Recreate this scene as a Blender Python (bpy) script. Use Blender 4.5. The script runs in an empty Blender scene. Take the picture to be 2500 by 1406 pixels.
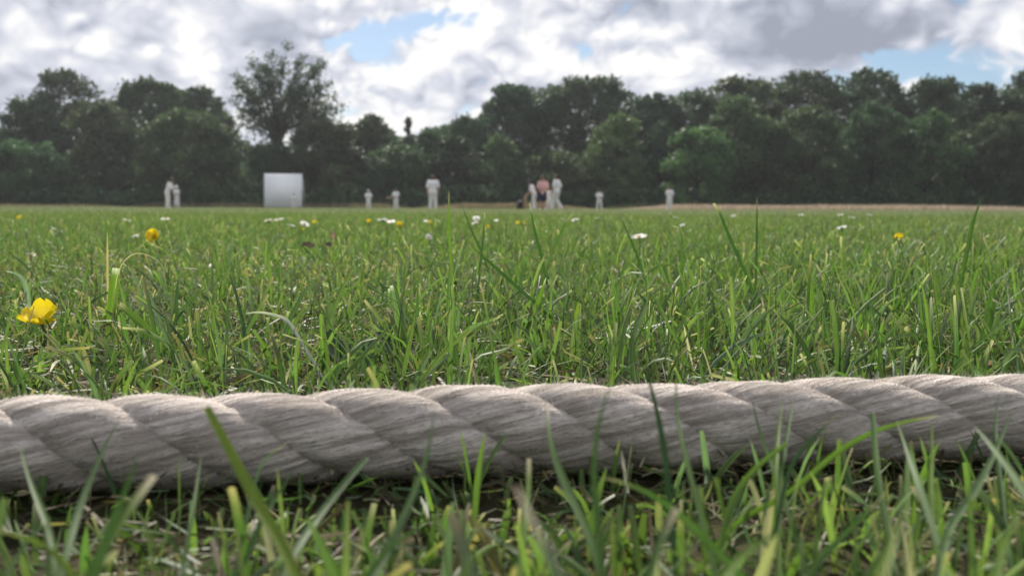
import bpy, bmesh, math, random
import numpy as np
from mathutils import Vector, Matrix, Euler

S = bpy.context.scene
C = S.collection
R = math.radians

# ------------------------------------------------------------------ camera
CAM_H = 0.092
F_PX = 1925.0                       # focal length in photo pixels (2500 wide)
PITCH = R(5.78)
ROLL = R(0.22)
cam_d = bpy.data.cameras.new('camera')
cam = bpy.data.objects.new('camera', cam_d)
C.objects.link(cam)
cam_d.sensor_width = 36.0
cam_d.lens = F_PX / 2500 * 36.0
cam_d.clip_start = 0.01
cam_d.clip_end = 3000
cam_d.dof.use_dof = True
cam_d.dof.focus_distance = 0.42
cam_d.dof.aperture_fstop = 14.5
CAM_M = Matrix.Translation((0, 0, CAM_H)) @ Matrix.Rotation(math.pi / 2 - PITCH, 4, 'X') @ Matrix.Rotation(ROLL, 4, 'Z')
cam.matrix_world = CAM_M
S.camera = cam

def pix_dir(px, py):
    v = Vector(((px - 1250) / F_PX, (703 - py) / F_PX, -1))
    return (CAM_M.to_3x3() @ v)

def at(px, py, Y):
    """world point seen at a photo pixel, Y metres in front of the camera"""
    d = pix_dir(px, py)
    return Vector((0, 0, CAM_H)) + d * (Y / d.y)

def on_ground(px, py, z=0.0):
    d = pix_dir(px, py)
    return Vector((0, 0, CAM_H)) + d * ((z - CAM_H) / d.z)

# ------------------------------------------------------------------ light and exposure
SUN_EL, SUN_AZ = R(40), R(-14)      # azimuth from +Y towards +X
S.view_settings.view_transform = 'Standard'
S.view_settings.look = 'None'
S.view_settings.exposure = 0.62
S.view_settings.gamma = 1.0
S.view_settings.use_curve_mapping = False
sun_d = bpy.data.lights.new('sun', 'SUN')
sun_d.energy = 5.0
sun_d.angle = R(5)
sun_d.color = (1.0, 0.93, 0.83)
sun = bpy.data.objects.new('sun', sun_d)
C.objects.link(sun)
to_sun = Vector((math.sin(SUN_AZ) * math.cos(SUN_EL), math.cos(SUN_AZ) * math.cos(SUN_EL), math.sin(SUN_EL)))
sun.rotation_euler = (-to_sun).to_track_quat('-Z', 'Y').to_euler()

S.cycles.use_denoising = True
S.cycles.max_bounces = 7
S.cycles.diffuse_bounces = 3
S.cycles.glossy_bounces = 2
S.cycles.transmission_bounces = 4
S.cycles.transparent_max_bounces = 6
S.cycles.sample_clamp_indirect = 6
S.cycles.caustics_reflective = False
S.cycles.caustics_refractive = False

# ------------------------------------------------------------------ sky
W = bpy.data.worlds.new('World')
S.world = W
W.use_nodes = True
W.cycles.sampling_method = 'MANUAL'
W.cycles.sample_map_resolution = 256
nt = W.node_tree
nt.nodes.clear()

def nd(t, typ, **kw):
    n = t.nodes.new(typ)
    for k, v in kw.items():
        setattr(n, k, v)
    return n

def sset(t, sock, v):
    if isinstance(v, bpy.types.NodeSocket):
        t.links.new(v, sock)
    elif v is not None:
        sock.default_value = v

def m(t, op, a, b=None, c=None, clamp=False):
    n = nd(t, 'ShaderNodeMath', operation=op, use_clamp=clamp)
    for i, v in enumerate((a, b, c)):
        if v is not None:
            sset(t, n.inputs[i], v)
    return n.outputs[0]

def vm(t, op, a, b=None, out=0):
    n = nd(t, 'ShaderNodeVectorMath', operation=op)
    sset(t, n.inputs[0], a)
    if b is not None:
        sset(t, n.inputs['Scale'] if op == 'SCALE' else n.inputs[1], b)
    return n.outputs[out]

def sstep(t, v, a, b, o0=0.0, o1=1.0):
    n = nd(t, 'ShaderNodeMapRange', interpolation_type='SMOOTHSTEP')
    sset(t, n.inputs[0], v)
    for i, x in enumerate((a, b, o0, o1)):
        n.inputs[1 + i].default_value = x
    return n.outputs[0]

def noise(t, vec, scale, detail=6, rough=0.55, lac=2.0, dist=0.0, col=False):
    n = nd(t, 'ShaderNodeTexNoise')
    sset(t, n.inputs['Vector'], vec)
    for k, x in (('Scale', scale), ('Detail', detail), ('Roughness', rough), ('Lacunarity', lac), ('Distortion', dist)):
        n.inputs[k].default_value = x
    return n.outputs[1 if col else 0]

def mixc(t, f, a, b, blend='MIX'):
    n = nd(t, 'ShaderNodeMix', data_type='RGBA', blend_type=blend)
    sset(t, n.inputs[0], f)
    sset(t, n.inputs[6], a if isinstance(a, bpy.types.NodeSocket) else (*a, 1))
    sset(t, n.inputs[7], b if isinstance(b, bpy.types.NodeSocket) else (*b, 1))
    return n.outputs[2]

tc = nd(nt, 'ShaderNodeTexCoord')
D = tc.outputs['Generated']

sep = nd(nt, 'ShaderNodeSeparateXYZ')
sset(nt, sep.inputs[0], D)
# directions as (x / y, z / y) on a plane one unit ahead (the half of the sky behind folds far away)
front = m(nt, 'MAXIMUM', sep.outputs[1], 0.02)
com = nd(nt, 'ShaderNodeCombineXYZ')
sset(nt, com.inputs[0], m(nt, 'DIVIDE', sep.outputs[0], front))
sset(nt, com.inputs[1], m(nt, 'DIVIDE', sep.outputs[2], front))
G = com.outputs[0]

def lobe(px, py, wx, wy, tilt=0.0):
    """smooth 0..1 blob in one part of the sky; half-widths in photo pixels"""
    d = pix_dir(px, py)
    mp = nd(nt, 'ShaderNodeMapping', vector_type='TEXTURE')
    sset(nt, mp.inputs[0], G)
    mp.inputs[1].default_value = (d.x / d.y, d.z / d.y, 0)
    mp.inputs[2].default_value = (0, 0, R(tilt))
    mp.inputs[3].default_value = (wx * 1.9 / F_PX, wy * 1.9 / F_PX, 1)
    g = nd(nt, 'ShaderNodeTexGradient', gradient_type='QUADRATIC_SPHERE')
    sset(nt, g.inputs[0], mp.outputs[0])
    return g.outputs[1]

sky = nd(nt, 'ShaderNodeTexSky', sky_type='NISHITA', sun_disc=False)
sky.sun_elevation = SUN_EL
sky.sun_rotation = SUN_AZ
sky.air_density = 1.0
sky.dust_density = 0.3
sky.ozone_density = 2.0

SEED = (3.4, 7.7, 1.3)
P = vm(nt, 'ADD', vm(nt, 'MULTIPLY', D, (1.0, 1.0, 1.35)), SEED)
warp = vm(nt, 'SCALE', vm(nt, 'SUBTRACT', noise(nt, P, 9.0, 2, 0.5, col=True), (0.5, 0.5, 0.5)), 0.07)
PW = vm(nt, 'ADD', P, warp)

def field(vec, det):
    big = noise(nt, vec, 4.0, 1, 0.5)
    puff = noise(nt, vec, 8.5, det, 0.54)
    b1 = m(nt, 'ABSOLUTE', m(nt, 'SUBTRACT', noise(nt, vec, 20.0, 0), 0.5))
    b2 = m(nt, 'ABSOLUTE', m(nt, 'SUBTRACT', noise(nt, vec, 46.0, 0), 0.5))
    a = m(nt, 'MULTIPLY_ADD', big, 0.80, m(nt, 'MULTIPLY', puff, 0.80))
    a = m(nt, 'MULTIPLY_ADD', b1, -0.60, a)
    return m(nt, 'MULTIPLY_ADD', b2, -0.30, a)

UP = Vector((-0.006, -0.004, 0.022))
f0 = field(PW, 7)
f1 = field(vm(nt, 'ADD', PW, tuple(UP)), 4)
relief = m(nt, 'SUBTRACT', f0, f1)

def lobes(lst):
    out = None
    for args, k in lst:
        v = m(nt, 'MULTIPLY', lobe(*args), k)
        out = v if out is None else m(nt, 'ADD', out, v)
    return out

holes = lobes([((880, 92, 135, 36, 6), 0.42), ((1040, 52, 125, 37, 12), 0.42), ((2290, 168, 130, 42, -6), 0.24), ((1432, 122, 34, 24, 0), 0.26), ((2190, 145, 60, 26, 0), 0.12),
               ((1850, 182, 90, 16, 0), 0.16), ((2380, 215, 90, 30, 0), 0.12)])
fill = lobes([((1190, 160, 260, 110, 25), 0.12), ((250, 130, 480, 190, 0), 0.24), ((640, 80, 170, 150, 0), 0.24), ((1700, 100, 420, 130, 0), 0.22), ((2150, 40, 420, 75, 0), 0.26),
              ((2480, 90, 80, 70, 0), 0.14), ((812, 62, 46, 28, 20), 0.36), ((1000, 2, 140, 16, 0), 0.3), ((1000, 250, 500, 70, 0), 0.1)])
dens = m(nt, 'ADD', m(nt, 'SUBTRACT', f0, holes), fill)
alpha = sstep(nt, dens, 0.44, 0.62)
thick = sstep(nt, m(nt, 'SUBTRACT', f0, holes), 0.55, 0.95)
# cloud radiance: thin edges glow with the sun behind them, thick bellies are grey
dark = lobes([((2050, 70, 480, 55, 5), 0.30), ((1640, 12, 300, 36, 0), 0.30), ((200, 110, 330, 120, 0), 0.08), ((680, 120, 90, 110, 0), 0.14), ((1230, 225, 300, 30, 0), 0.28), ((90, 190, 240, 26, 0), 0.20),
              ((1950, 125, 260, 24, 5), 0.24), ((1000, 22, 150, 12, 0), 0.15)])
lit = lobes([((455, 90, 60, 70, 20), 0.42), ((500, 175, 50, 60, 30), 0.40), ((1110, 100, 150, 60, 30), 0.62), ((1330, 130, 80, 80, 20), 0.32), ((2480, 95, 60, 60, 0), 0.40), ((760, 10, 240, 26, 0), 0.26), ((5, 150, 50, 25, 0), 0.5),
             ((370, 122, 18, 14, 0), 0.5), ((980, 165, 130, 40, 0), 0.10), ((1600, 190, 400, 36, 0), 0.10), ((815, 62, 50, 30, 0), 0.3), ((1830, 95, 60, 20, 0), 0.3), ((200, 40, 90, 20, 10), 0.25), ((100, 110, 60, 14, 5), 0.2)])
shade = m(nt, 'SUBTRACT', 1.03, m(nt, 'MULTIPLY', thick, 0.36))
shade = m(nt, 'ADD', shade, m(nt, 'MULTIPLY', relief, 1.5))
shade = m(nt, 'SUBTRACT', m(nt, 'ADD', shade, lit), dark)
shade = m(nt, 'MULTIPLY_ADD', m(nt, 'SUBTRACT', noise(nt, PW, 6.0, 1, 0.5), 0.5), 0.75, shade)
shade = m(nt, 'MAXIMUM', m(nt, 'MINIMUM', shade, 1.22), 0.30)
ramp = nd(nt, 'ShaderNodeValToRGB')
e = ramp.color_ramp.elements
e[0].position, e[0].color = 0.28, (2.8, 3.0, 3.7, 1)
e[1].position, e[1].color = 1.0, (8.3, 8.25, 8.2, 1)
for pos, col in ((0.52, (4.0, 4.25, 5.05, 1)), (0.76, (5.7, 5.9, 6.6, 1))):
    k = e.new(pos)
    k.color = col
sset(nt, ramp.inputs[0], m(nt, 'MULTIPLY_ADD', shade, 1.08, -0.25))
skyc = mixc(nt, 1.0, sky.outputs[0], (0.80, 0.80, 0.80), 'MULTIPLY')
cl = mixc(nt, alpha, skyc, ramp.outputs[0])
bg = nd(nt, 'ShaderNodeBackground')
bg.inputs['Strength'].default_value = 0.08
sset(nt, bg.inputs['Color'], cl)
wo = nd(nt, 'ShaderNodeOutputWorld')
nt.links.new(bg.outputs[0], wo.inputs[0])

# ------------------------------------------------------------------ helpers
rng = np.random.default_rng(11)
random.seed(11)

def tag(o, label=None, cat=None, group=None, kind=None):
    for k, v in (('label', label), ('category', cat), ('group', group), ('kind', kind)):
        if v:
            o[k] = v
    return o

def add(name, me, parent=None, loc=None, rz=None):
    o = bpy.data.objects.new(name, me)
    C.objects.link(o)
    if parent is not None:
        o.parent = parent
    if loc is not None:
        o.location = loc
    if rz is not None:
        o.rotation_euler = (0, 0, rz)
    return o

def empty(name, loc, rz=0.0):
    return add(name, None, None, loc, rz)

def np_mesh(name, V, faces, mat=None, col=None, smooth=False, uv=None, midx=None):
    """V (n,3); faces: list of (k,m) index arrays (tris or quads)"""
    me = bpy.data.meshes.new(name)
    V = np.asarray(V, np.float32)
    if isinstance(faces, np.ndarray) or np.ndim(faces[0]) == 1:
        faces = [faces]
    faces = [np.asarray(f, np.int32) for f in faces if len(f)]
    loops = np.concatenate([f.ravel() for f in faces])
    tot = np.concatenate([np.full(len(f), f.shape[1], np.int32) for f in faces])
    start = np.concatenate([[0], np.cumsum(tot)[:-1]]).astype(np.int32)
    me.vertices.add(len(V))
    me.vertices.foreach_set('co', V.ravel())
    me.loops.add(len(loops))
    me.loops.foreach_set('vertex_index', loops)
    me.polygons.add(len(tot))
    me.polygons.foreach_set('loop_start', start)
    me.polygons.foreach_set('loop_total', tot)
    if col is not None:
        a = me.attributes.new('Col', 'FLOAT_COLOR', 'POINT')
        a.data.foreach_set('color', np.asarray(col, np.float32).ravel())
    if uv is not None:
        l = me.uv_layers.new(name='UVMap')
        l.data.foreach_set('uv', np.asarray(uv, np.float32)[loops].ravel())
    if smooth:
        me.polygons.foreach_set('use_smooth', np.ones(len(tot), bool))
    for mm in (mat if isinstance(mat, (list, tuple)) else [mat]):
        if mm is not None:
            me.materials.append(mm)
    if midx is not None:
        me.polygons.foreach_set('material_index', np.asarray(midx, np.int32))
    me.update(calc_edges=True)
    me.validate()
    return me

class Mesh:
    """collects pieces into one mesh"""
    def __init__(s):
        s.V, s.Q, s.T, s.n = [], [], [], 0
        s.mi_q, s.mi_t = [], []
    def add(s, V, Q=None, T=None, mi=0):
        V = np.asarray(V, float)
        s.V.append(V)
        if Q is not None and len(Q):
            s.Q.append(np.asarray(Q) + s.n); s.mi_q += [mi] * len(Q)
        if T is not None and len(T):
            s.T.append(np.asarray(T) + s.n); s.mi_t += [mi] * len(T)
        s.n += len(V)
        return s
    def box(s, c, d, rot=None, mi=0):
        x, y, z = (k / 2 for k in d)
        V = np.array([(a * x, b * y, e * z) for a in (-1, 1) for b in (-1, 1) for e in (-1, 1)])
        if rot is not None:
            V = V @ np.array(rot.to_matrix() if hasattr(rot, 'to_matrix') else rot).T
        return s.add(V + np.array(c), [(0, 1, 3, 2), (4, 6, 7, 5), (0, 4, 5, 1), (2, 3, 7, 6), (0, 2, 6, 4), (1, 5, 7, 3)], mi=mi)
    def tube(s, pts, rad, seg=8, caps=True, mi=0, flat=1.0):
        pts = np.asarray(pts, float)
        n = len(pts)
        rad = np.broadcast_to(np.asarray(rad, float), (n,))
        tan = np.gradient(pts, axis=0)
        tan /= np.linalg.norm(tan, axis=1)[:, None] + 1e-12
        ref = np.array((0.31, 0.12, 0.94)) if abs(tan[0] @ np.array((0.31, 0.12, 0.94))) < 0.9 else np.array((1.0, 0.1, 0))
        V = []
        for i in range(n):
            u = np.cross(tan[i], ref); u /= np.linalg.norm(u) + 1e-12
            v = np.cross(tan[i], u)
            a = np.linspace(0, 2 * np.pi, seg, endpoint=False)
            V.append(pts[i] + rad[i] * (np.cos(a)[:, None] * u + flat * np.sin(a)[:, None] * v))
        V = np.concatenate(V)
        Q = [(i * seg + j, i * seg + (j + 1) % seg, (i + 1) * seg + (j + 1) % seg, (i + 1) * seg + j) for i in range(n - 1) for j in range(seg)]
        T = []
        if caps:
            k = len(V)
            V = np.vstack([V, pts[:1], pts[-1:]])
            T = [(k, (j + 1) % seg, j) for j in range(seg)] + [(k + 1, (n - 1) * seg + j, (n - 1) * seg + (j + 1) % seg) for j in range(seg)]
        return s.add(V, Q, T, mi)
    def ball(s, c, r, seg=12, rings=8, rot=None, mi=0, z0=-1.0):
        """ellipsoid; z0 > -1 keeps only the part above that latitude"""
        th = np.linspace(math.asin(max(-1, z0)), math.pi / 2, rings + 1)
        ph = np.linspace(0, 2 * np.pi, seg, endpoint=False)
        V = np.array([(math.cos(t) * math.cos(p), math.cos(t) * math.sin(p), math.sin(t)) for t in th for p in ph]) * np.array(r)
        if rot is not None:
            V = V @ np.array(rot.to_matrix() if hasattr(rot, 'to_matrix') else rot).T
        Q = [(i * seg + j, i * seg + (j + 1) % seg, (i + 1) * seg + (j + 1) % seg, (i + 1) * seg + j) for i in range(rings) for j in range(seg)]
        return s.add(V + np.array(c), Q, mi=mi)
    def mesh(s, name, mat, smooth=False):
        f, mi = [], []
        if s.Q: f.append(np.concatenate(s.Q)); mi += s.mi_q
        if s.T: f.append(np.concatenate(s.T)); mi += s.mi_t
        return np_mesh(name, np.concatenate(s.V), f, mat, smooth=smooth, midx=mi)
    def build(s, name, mat, parent=None, smooth=False):
        return add(name, s.mesh(name, mat, smooth), parent)

def material(name, col=(0.5, 0.5, 0.5), rough=0.7, spec=0.3, var=0.0, vscale=8.0, bump=0.0, bscale=40.0, transl=0.0, attr=False, col2=None, coord='Object'):
    mt = bpy.data.materials.new(name)
    mt.use_nodes = True
    t = mt.node_tree
    p = t.nodes['Principled BSDF']
    out = t.nodes['Material Output']
    p.inputs['Roughness'].default_value = rough
    p.inputs['Specular IOR Level'].default_value = spec
    tcn = nd(t, 'ShaderNodeTexCoord')
    if attr:
        a = nd(t, 'ShaderNodeAttribute', attribute_name='Col')
        c = a.outputs['Color']
    elif var or col2:
        f = noise(t, tcn.outputs[coord], vscale, 4, 0.6)
        f = sstep(t, f, 0.3, 0.7)
        lo = col2 if col2 else tuple(x * (1 - var) for x in col)
        c = mixc(t, f, lo, col)
    else:
        c = None
    if c is not None:
        sset(t, p.inputs['Base Color'], c)
    else:
        p.inputs['Base Color'].default_value = (*col, 1)
    if bump:
        b = nd(t, 'ShaderNodeBump')
        b.inputs['Strength'].default_value = bump
        sset(t, b.inputs['Height'], noise(t, tcn.outputs[coord], bscale, 4, 0.6))
        t.links.new(b.outputs[0], p.inputs['Normal'])
    if transl:
        tr = nd(t, 'ShaderNodeBsdfTranslucent')
        if c is not None:
            sset(t, tr.inputs[0], c)
        else:
            tr.inputs[0].default_value = (*col, 1)
        mx = nd(t, 'ShaderNodeMixShader')
        mx.inputs[0].default_value = transl
        t.links.new(p.outputs[0], mx.inputs[1])
        t.links.new(tr.outputs[0], mx.inputs[2])
        t.links.new(mx.outputs[0], out.inputs[0])
    return mt

# ------------------------------------------------------------------ ground
def ground_material():
    mt = material('turf_soil', rough=0.95, spec=0.1)
    t = mt.node_tree
    p = t.nodes['Principled BSDF']
    tcn = nd(t, 'ShaderNodeTexCoord')
    f = sstep(t, noise(t, tcn.outputs['Object'], 60, 5, 0.65), 0.35, 0.65)
    c = mixc(t, f, (0.022, 0.019, 0.011), (0.070, 0.058, 0.032))
    g = sstep(t, noise(t, tcn.outputs['Object'], 0.6, 5, 0.6), 0.25, 0.6)
    c = mixc(t, m(t, 'MULTIPLY', g, 0.45), c, (0.045, 0.060, 0.022))
    sset(t, p.inputs['Base Color'], c)
    b = nd(t, 'ShaderNodeBump')
    b.inputs['Strength'].default_value = 0.8
    b.inputs['Distance'].default_value = 0.004
    sset(t, b.inputs['Height'], noise(t, tcn.outputs['Object'], 220, 4, 0.6))
    t.links.new(b.outputs[0], p.inputs['Normal'])
    return mt

g = 900.0
xs = np.concatenate([[-g, -200, -60], np.linspace(-15, 15, 61), [60, 200, g]])
ys = np.concatenate([[-g, -60, -10], np.linspace(-2, 20, 45), [60, 200, g]])
gx, gy = np.meshgrid(xs, ys)
gv = np.stack([gx.ravel(), gy.ravel(), np.zeros(gx.size)], 1)
near = np.exp(-(np.hypot(gx, gy).ravel() / 14) ** 4)
gv[:, 2] = near * 0.0010 * (np.sin(gx.ravel() * 2.1 + 0.4) * np.sin(gy.ravel() * 1.7 + 1) - 1)
nx, ny = len(xs), len(ys)
gq = [(j * nx + i, j * nx + i + 1, (j + 1) * nx + i + 1, (j + 1) * nx + i) for j in range(ny - 1) for i in range(nx - 1)]
tag(add('ground', np_mesh('ground', gv, gq, ground_material(), smooth=True)), 'flat turf soil of the cricket ground under the grass', 'ground', kind='structure')

# ------------------------------------------------------------------ grass blades
def grass_material(name, transl=0.42, rough=0.52, spec=0.30):
    mt = material(name, rough=rough, spec=spec, attr=True, transl=transl)
    t = mt.node_tree
    p = t.nodes['Principled BSDF']
    a = [n for n in t.nodes if n.type == 'ATTRIBUTE'][0]
    tr = [n for n in t.nodes if n.type == 'BSDF_TRANSLUCENT'][0]
    # midrib and fine veins across the blade (alpha runs 0..1 from edge to edge)
    x = a.outputs['Alpha']
    rib = m(t, 'MULTIPLY', sstep(t, m(t, 'ABSOLUTE', m(t, 'SUBTRACT', x, 0.5)), 0.02, 0.14, 1.0, 0.0), 0.35)
    vein = m(t, 'MULTIPLY_ADD', m(t, 'SINE', m(t, 'MULTIPLY', x, 58.0)), 0.10, 1.0)
    tcn = nd(t, 'ShaderNodeTexCoord')
    blot = m(t, 'MULTIPLY_ADD', noise(t, tcn.outputs['Object'], 160, 2, 0.6), 0.55, 0.72)
    k = m(t, 'MULTIPLY', m(t, 'ADD', vein, rib), blot)
    sc = vm(t, 'SCALE', a.outputs['Color'], k)
    sset(t, p.inputs['Base Color'], sc)
    warm = vm(t, 'MULTIPLY', sc, (1.0, 1.16, 0.62))
    sset(t, tr.inputs[0], warm)
    return mt

GRASS = grass_material('grass_blade')
GRASS_FAR = material('grass_far', rough=0.6, spec=0.25, attr=True, transl=0.4)

GREENS = np.array([(0.080, 0.156, 0.038), (0.106, 0.194, 0.043), (0.052, 0.114, 0.038), (0.138, 0.228, 0.048), (0.112, 0.180, 0.100), (0.168, 0.240, 0.070)])
GREEN_P = np.array([0.28, 0.24, 0.18, 0.10, 0.14, 0.06])
STRAW = np.array([(0.42, 0.34, 0.20), (0.33, 0.25, 0.14), (0.50, 0.44, 0.31), (0.20, 0.14, 0.08), (0.27, 0.26, 0.15)])

def blade_mesh(base, L, wid, az, th0, curl, seg, col, blunt, fold=True, tipcol=None, r=rng, straw_base=0.35, twist=None):
    """many blades at once -> V, quads, colours"""
    n = len(base)
    tt = np.linspace(0, 1, seg + 1)
    th = th0[:, None] + curl[:, None] * (tt[None, :] ** 1.5)
    ds = L[:, None] / seg
    mid = 0.5 * (th[:, 1:] + th[:, :-1])
    hz = np.concatenate([np.zeros((n, 1)), np.cumsum(np.sin(mid) * ds, 1)], 1)
    vz = np.concatenate([np.zeros((n, 1)), np.cumsum(np.cos(mid) * ds, 1)], 1)
    dx, dy = np.cos(az)[:, None], np.sin(az)[:, None]
    cen = np.stack([base[:, None, 0] + hz * dx, base[:, None, 1] + hz * dy, base[:, None, 2] + vz], 2)
    prof_p = np.clip(0.62 + 0.75 * tt, 0, 1) * np.sqrt(np.clip(1 - tt ** 2.2, 0, 1)) + 0.03
    prof_b = np.clip(0.70 + 0.5 * tt, 0, 1) * (1 - 0.30 * tt ** 3)
    prof = np.where(blunt[:, None], prof_b, prof_p)
    tw = (r.uniform(-1.2, 1.2, n) if twist is None else twist)[:, None] * (0.4 + tt[None, :])
    side0 = np.stack([-dy + 0 * hz, dx + 0 * hz, 0 * hz], 2)
    nrm = np.stack([np.cos(th) * dx, np.cos(th) * dy, -np.sin(th)], 2)
    side = side0 * np.cos(tw)[..., None] + nrm * np.sin(tw)[..., None]
    nn = nrm * np.cos(tw)[..., None] - side0 * np.sin(tw)[..., None]
    w = (0.5 * wid[:, None] * prof)[..., None]
    k = 3 if fold else 2
    if fold:
        dep = w * 0.42
        V = np.stack([cen - side * w + nn * dep, cen, cen + side * w + nn * dep], 2)
    else:
        V = np.stack([cen - side * w, cen + side * w], 2)
    V = V.reshape(-1, 3)
    i0 = (np.arange(n) * (seg + 1) * k)[:, None, None] + (np.arange(seg) * k)[None, :, None] + np.arange(k - 1)[None, None, :]
    Q = np.stack([i0, i0 + 1, i0 + 1 + k, i0 + k], 3).reshape(-1, 4)
    cc = np.repeat(col[:, None, :], seg + 1, 1)
    sb = np.array((0.30, 0.25, 0.13))
    fb = (straw_base * np.clip(1 - tt * 3.2, 0, 1))[None, :, None]
    cc = cc * (1 - fb) + sb * fb
    if tipcol is not None:
        ft = (np.clip((tt - 0.72) / 0.28, 0, 1) ** 1.5)[None, :, None] * np.where(blunt & (np.arange(n) % 5 < 2), 0.8, 0.12)[:, None, None]
        cc = cc * (1 - ft) + tipcol[:, None, :] * ft
    al = np.array([0.0, 0.5, 1.0] if fold else [0.25, 0.75])
    cc = np.repeat(cc[:, :, None, :], k, 2)
    A = np.broadcast_to(al[None, None, :, None], (n, seg + 1, k, 1))
    return V, Q, np.concatenate([cc, A], 3).reshape(-1, 4)

def pick_green(n, r, dry=0.0):
    c = GREENS[r.choice(len(GREENS), n, p=GREEN_P)] * r.uniform(0.72, 1.25, (n, 1))
    st = STRAW[r.integers(0, len(STRAW), n)] * r.uniform(0.7, 1.2, (n, 1))
    mixf = np.where(r.random(n) < dry, r.uniform(0.4, 1.0, n), r.uniform(0, 0.12, n))[:, None]
    return c * (1 - mixf) + st * mixf

class Acc:
    def __init__(s): s.V, s.Q, s.C, s.n = [], [], [], 0
    def add(s, V, Q, Cc):
        s.V.append(V); s.Q.append(Q + s.n); s.C.append(Cc); s.n += len(V)
    def mesh(s, name, mat): return np_mesh(name, np.concatenate(s.V), np.concatenate(s.Q), mat, np.concatenate(s.C), smooth=True)

def value_noise(x, y, scale, seed):
    r = np.random.default_rng(seed)
    tab = r.random((64, 64))
    u, v = x * scale, y * scale
    i, j = np.floor(u).astype(int), np.floor(v).astype(int)
    fu, fv = u - i, v - j
    fu, fv = fu * fu * (3 - 2 * fu), fv * fv * (3 - 2 * fv)
    g = lambda a, b: tab[a % 64, b % 64]
    return (g(i, j) * (1 - fu) + g(i + 1, j) * fu) * (1 - fv) + (g(i, j + 1) * (1 - fu) + g(i + 1, j + 1) * fu) * fv

# rope axis (used to keep blades out of it): gently curved, running away to the right
ROPE_R = 0.0156
def rope_y(x):
    return 0.2643 + 0.1077 * x - 0.03 * x * x
def rope_z(x):
    return 0.0162 + 0.0004 * np.sin(x * 9.0)

def add_turf(acc, pos, r, hmul=1.0, fold=True, seg=6, wmul=1.0, dry=0.08, hmean=0.036, hcap=None, blunt_p=0.5):
    n = len(pos)
    L = hmean * np.exp(r.normal(0, 0.34, n)) * hmul
    L = np.minimum(L, 0.066 if hcap is None else hcap)
    wid = (0.0008 + 0.0026 * r.random(n) ** 1.5) * wmul
    blunt = r.random(n) < blunt_p
    az = r.uniform(0, 2 * np.pi, n)
    th0 = np.abs(r.normal(0.08, 0.42, n))
    curl = np.abs(r.normal(0.20, 0.50, n))
    far = r.random(n) < 0.22
    curl[far] += r.uniform(0.5, 1.4, far.sum())
    col = pick_green(n, r, dry)
    yellow = (col[:, 0] > col[:, 1] * 0.9)
    L = np.where(yellow, np.minimum(L, 0.032), L)
    tip = STRAW[r.integers(0, 3, n)] * r.uniform(0.9, 1.35, (n, 1))
    acc.add(*blade_mesh(pos, L, wid, az, th0, curl, seg, col, blunt, fold, tip, r))

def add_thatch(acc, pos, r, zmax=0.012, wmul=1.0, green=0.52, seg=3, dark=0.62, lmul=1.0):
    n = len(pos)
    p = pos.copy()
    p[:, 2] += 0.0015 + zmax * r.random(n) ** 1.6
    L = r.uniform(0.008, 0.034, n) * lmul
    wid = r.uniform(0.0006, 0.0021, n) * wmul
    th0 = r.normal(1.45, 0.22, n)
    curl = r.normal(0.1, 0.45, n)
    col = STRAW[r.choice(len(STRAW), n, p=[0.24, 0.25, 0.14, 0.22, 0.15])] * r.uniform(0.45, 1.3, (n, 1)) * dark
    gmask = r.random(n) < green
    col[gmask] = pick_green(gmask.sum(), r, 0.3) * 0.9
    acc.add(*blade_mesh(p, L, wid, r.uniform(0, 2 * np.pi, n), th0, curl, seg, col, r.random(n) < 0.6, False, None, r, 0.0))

def scatter(x0, x1, y0, y1, dens, r):
    n = int((x1 - x0) * (y1 - y0) * dens)
    return np.stack([r.uniform(x0, x1, n), r.uniform(y0, y1, n), np.full(n, -0.003)], 1)

# --- turf close to the rope: every blade placed on its own
acc = Acc()
r = np.random.default_rng(5)
for (x0, x1, y0, y1, dens) in ((-1.5, 1.5, 0.27, 0.80, 21000), (-1.5, 1.5, 0.80, 1.35, 15500)):
    p = scatter(x0, x1, y0, y1, dens, r)
    inside = np.abs(p[:, 0]) < 0.70 * p[:, 1] + 0.06
    keep = (inside | (r.random(len(p)) < 0.6)) & (p[:, 1] > rope_y(p[:, 0]) + 0.0125)
    clump = value_noise(p[:, 0] + 9, p[:, 1], 26, 3)
    keep &= r.random(len(p)) < 0.30 + 0.95 * clump
    p = p[keep]
    lush = np.clip(0.5 + p[:, 0] * 1.1, 0, 1)
    tall = 0.70 + 0.38 * lush + 0.55 * (value_noise(p[:, 0], p[:, 1] + 4, 15, 8) - 0.5)
    rr = r.random(len(p))
    tall = np.where(rr < 0.05, tall * 1.55, tall)
    drop = np.clip((p[:, 1] - rope_y(p[:, 0])) / 0.07, 0.55, 1.0)     # shorter right behind the rope
    hot = p[:, 0] < -0.05
    kw = dict(fold=y0 < 0.5, seg=5 if y0 < 0.5 else 4)
    add_turf(acc, p[hot], r, (tall * drop)[hot], **kw, dry=0.11, blunt_p=0.55)
    add_turf(acc, p[~hot], r, (tall * drop)[~hot], **kw, dry=0.045, blunt_p=0.45)
    q = scatter(x0, x1, y0, y1, dens * 0.8, r)
    inside = np.abs(q[:, 0]) < 0.70 * q[:, 1] + 0.06
    dryness = np.clip(0.75 - q[:, 0] * 0.9, 0.35, 1.0)
    keep = (inside | (r.random(len(q)) < 0.25)) & (q[:, 1] > rope_y(q[:, 0]) + 0.014) & (r.random(len(q)) < dryness)
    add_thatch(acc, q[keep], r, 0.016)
tag(add('grass', acc.mesh('grass_behind_rope', GRASS)), 'green blades of mown turf just behind the rope', 'grass', kind='stuff')

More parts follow.
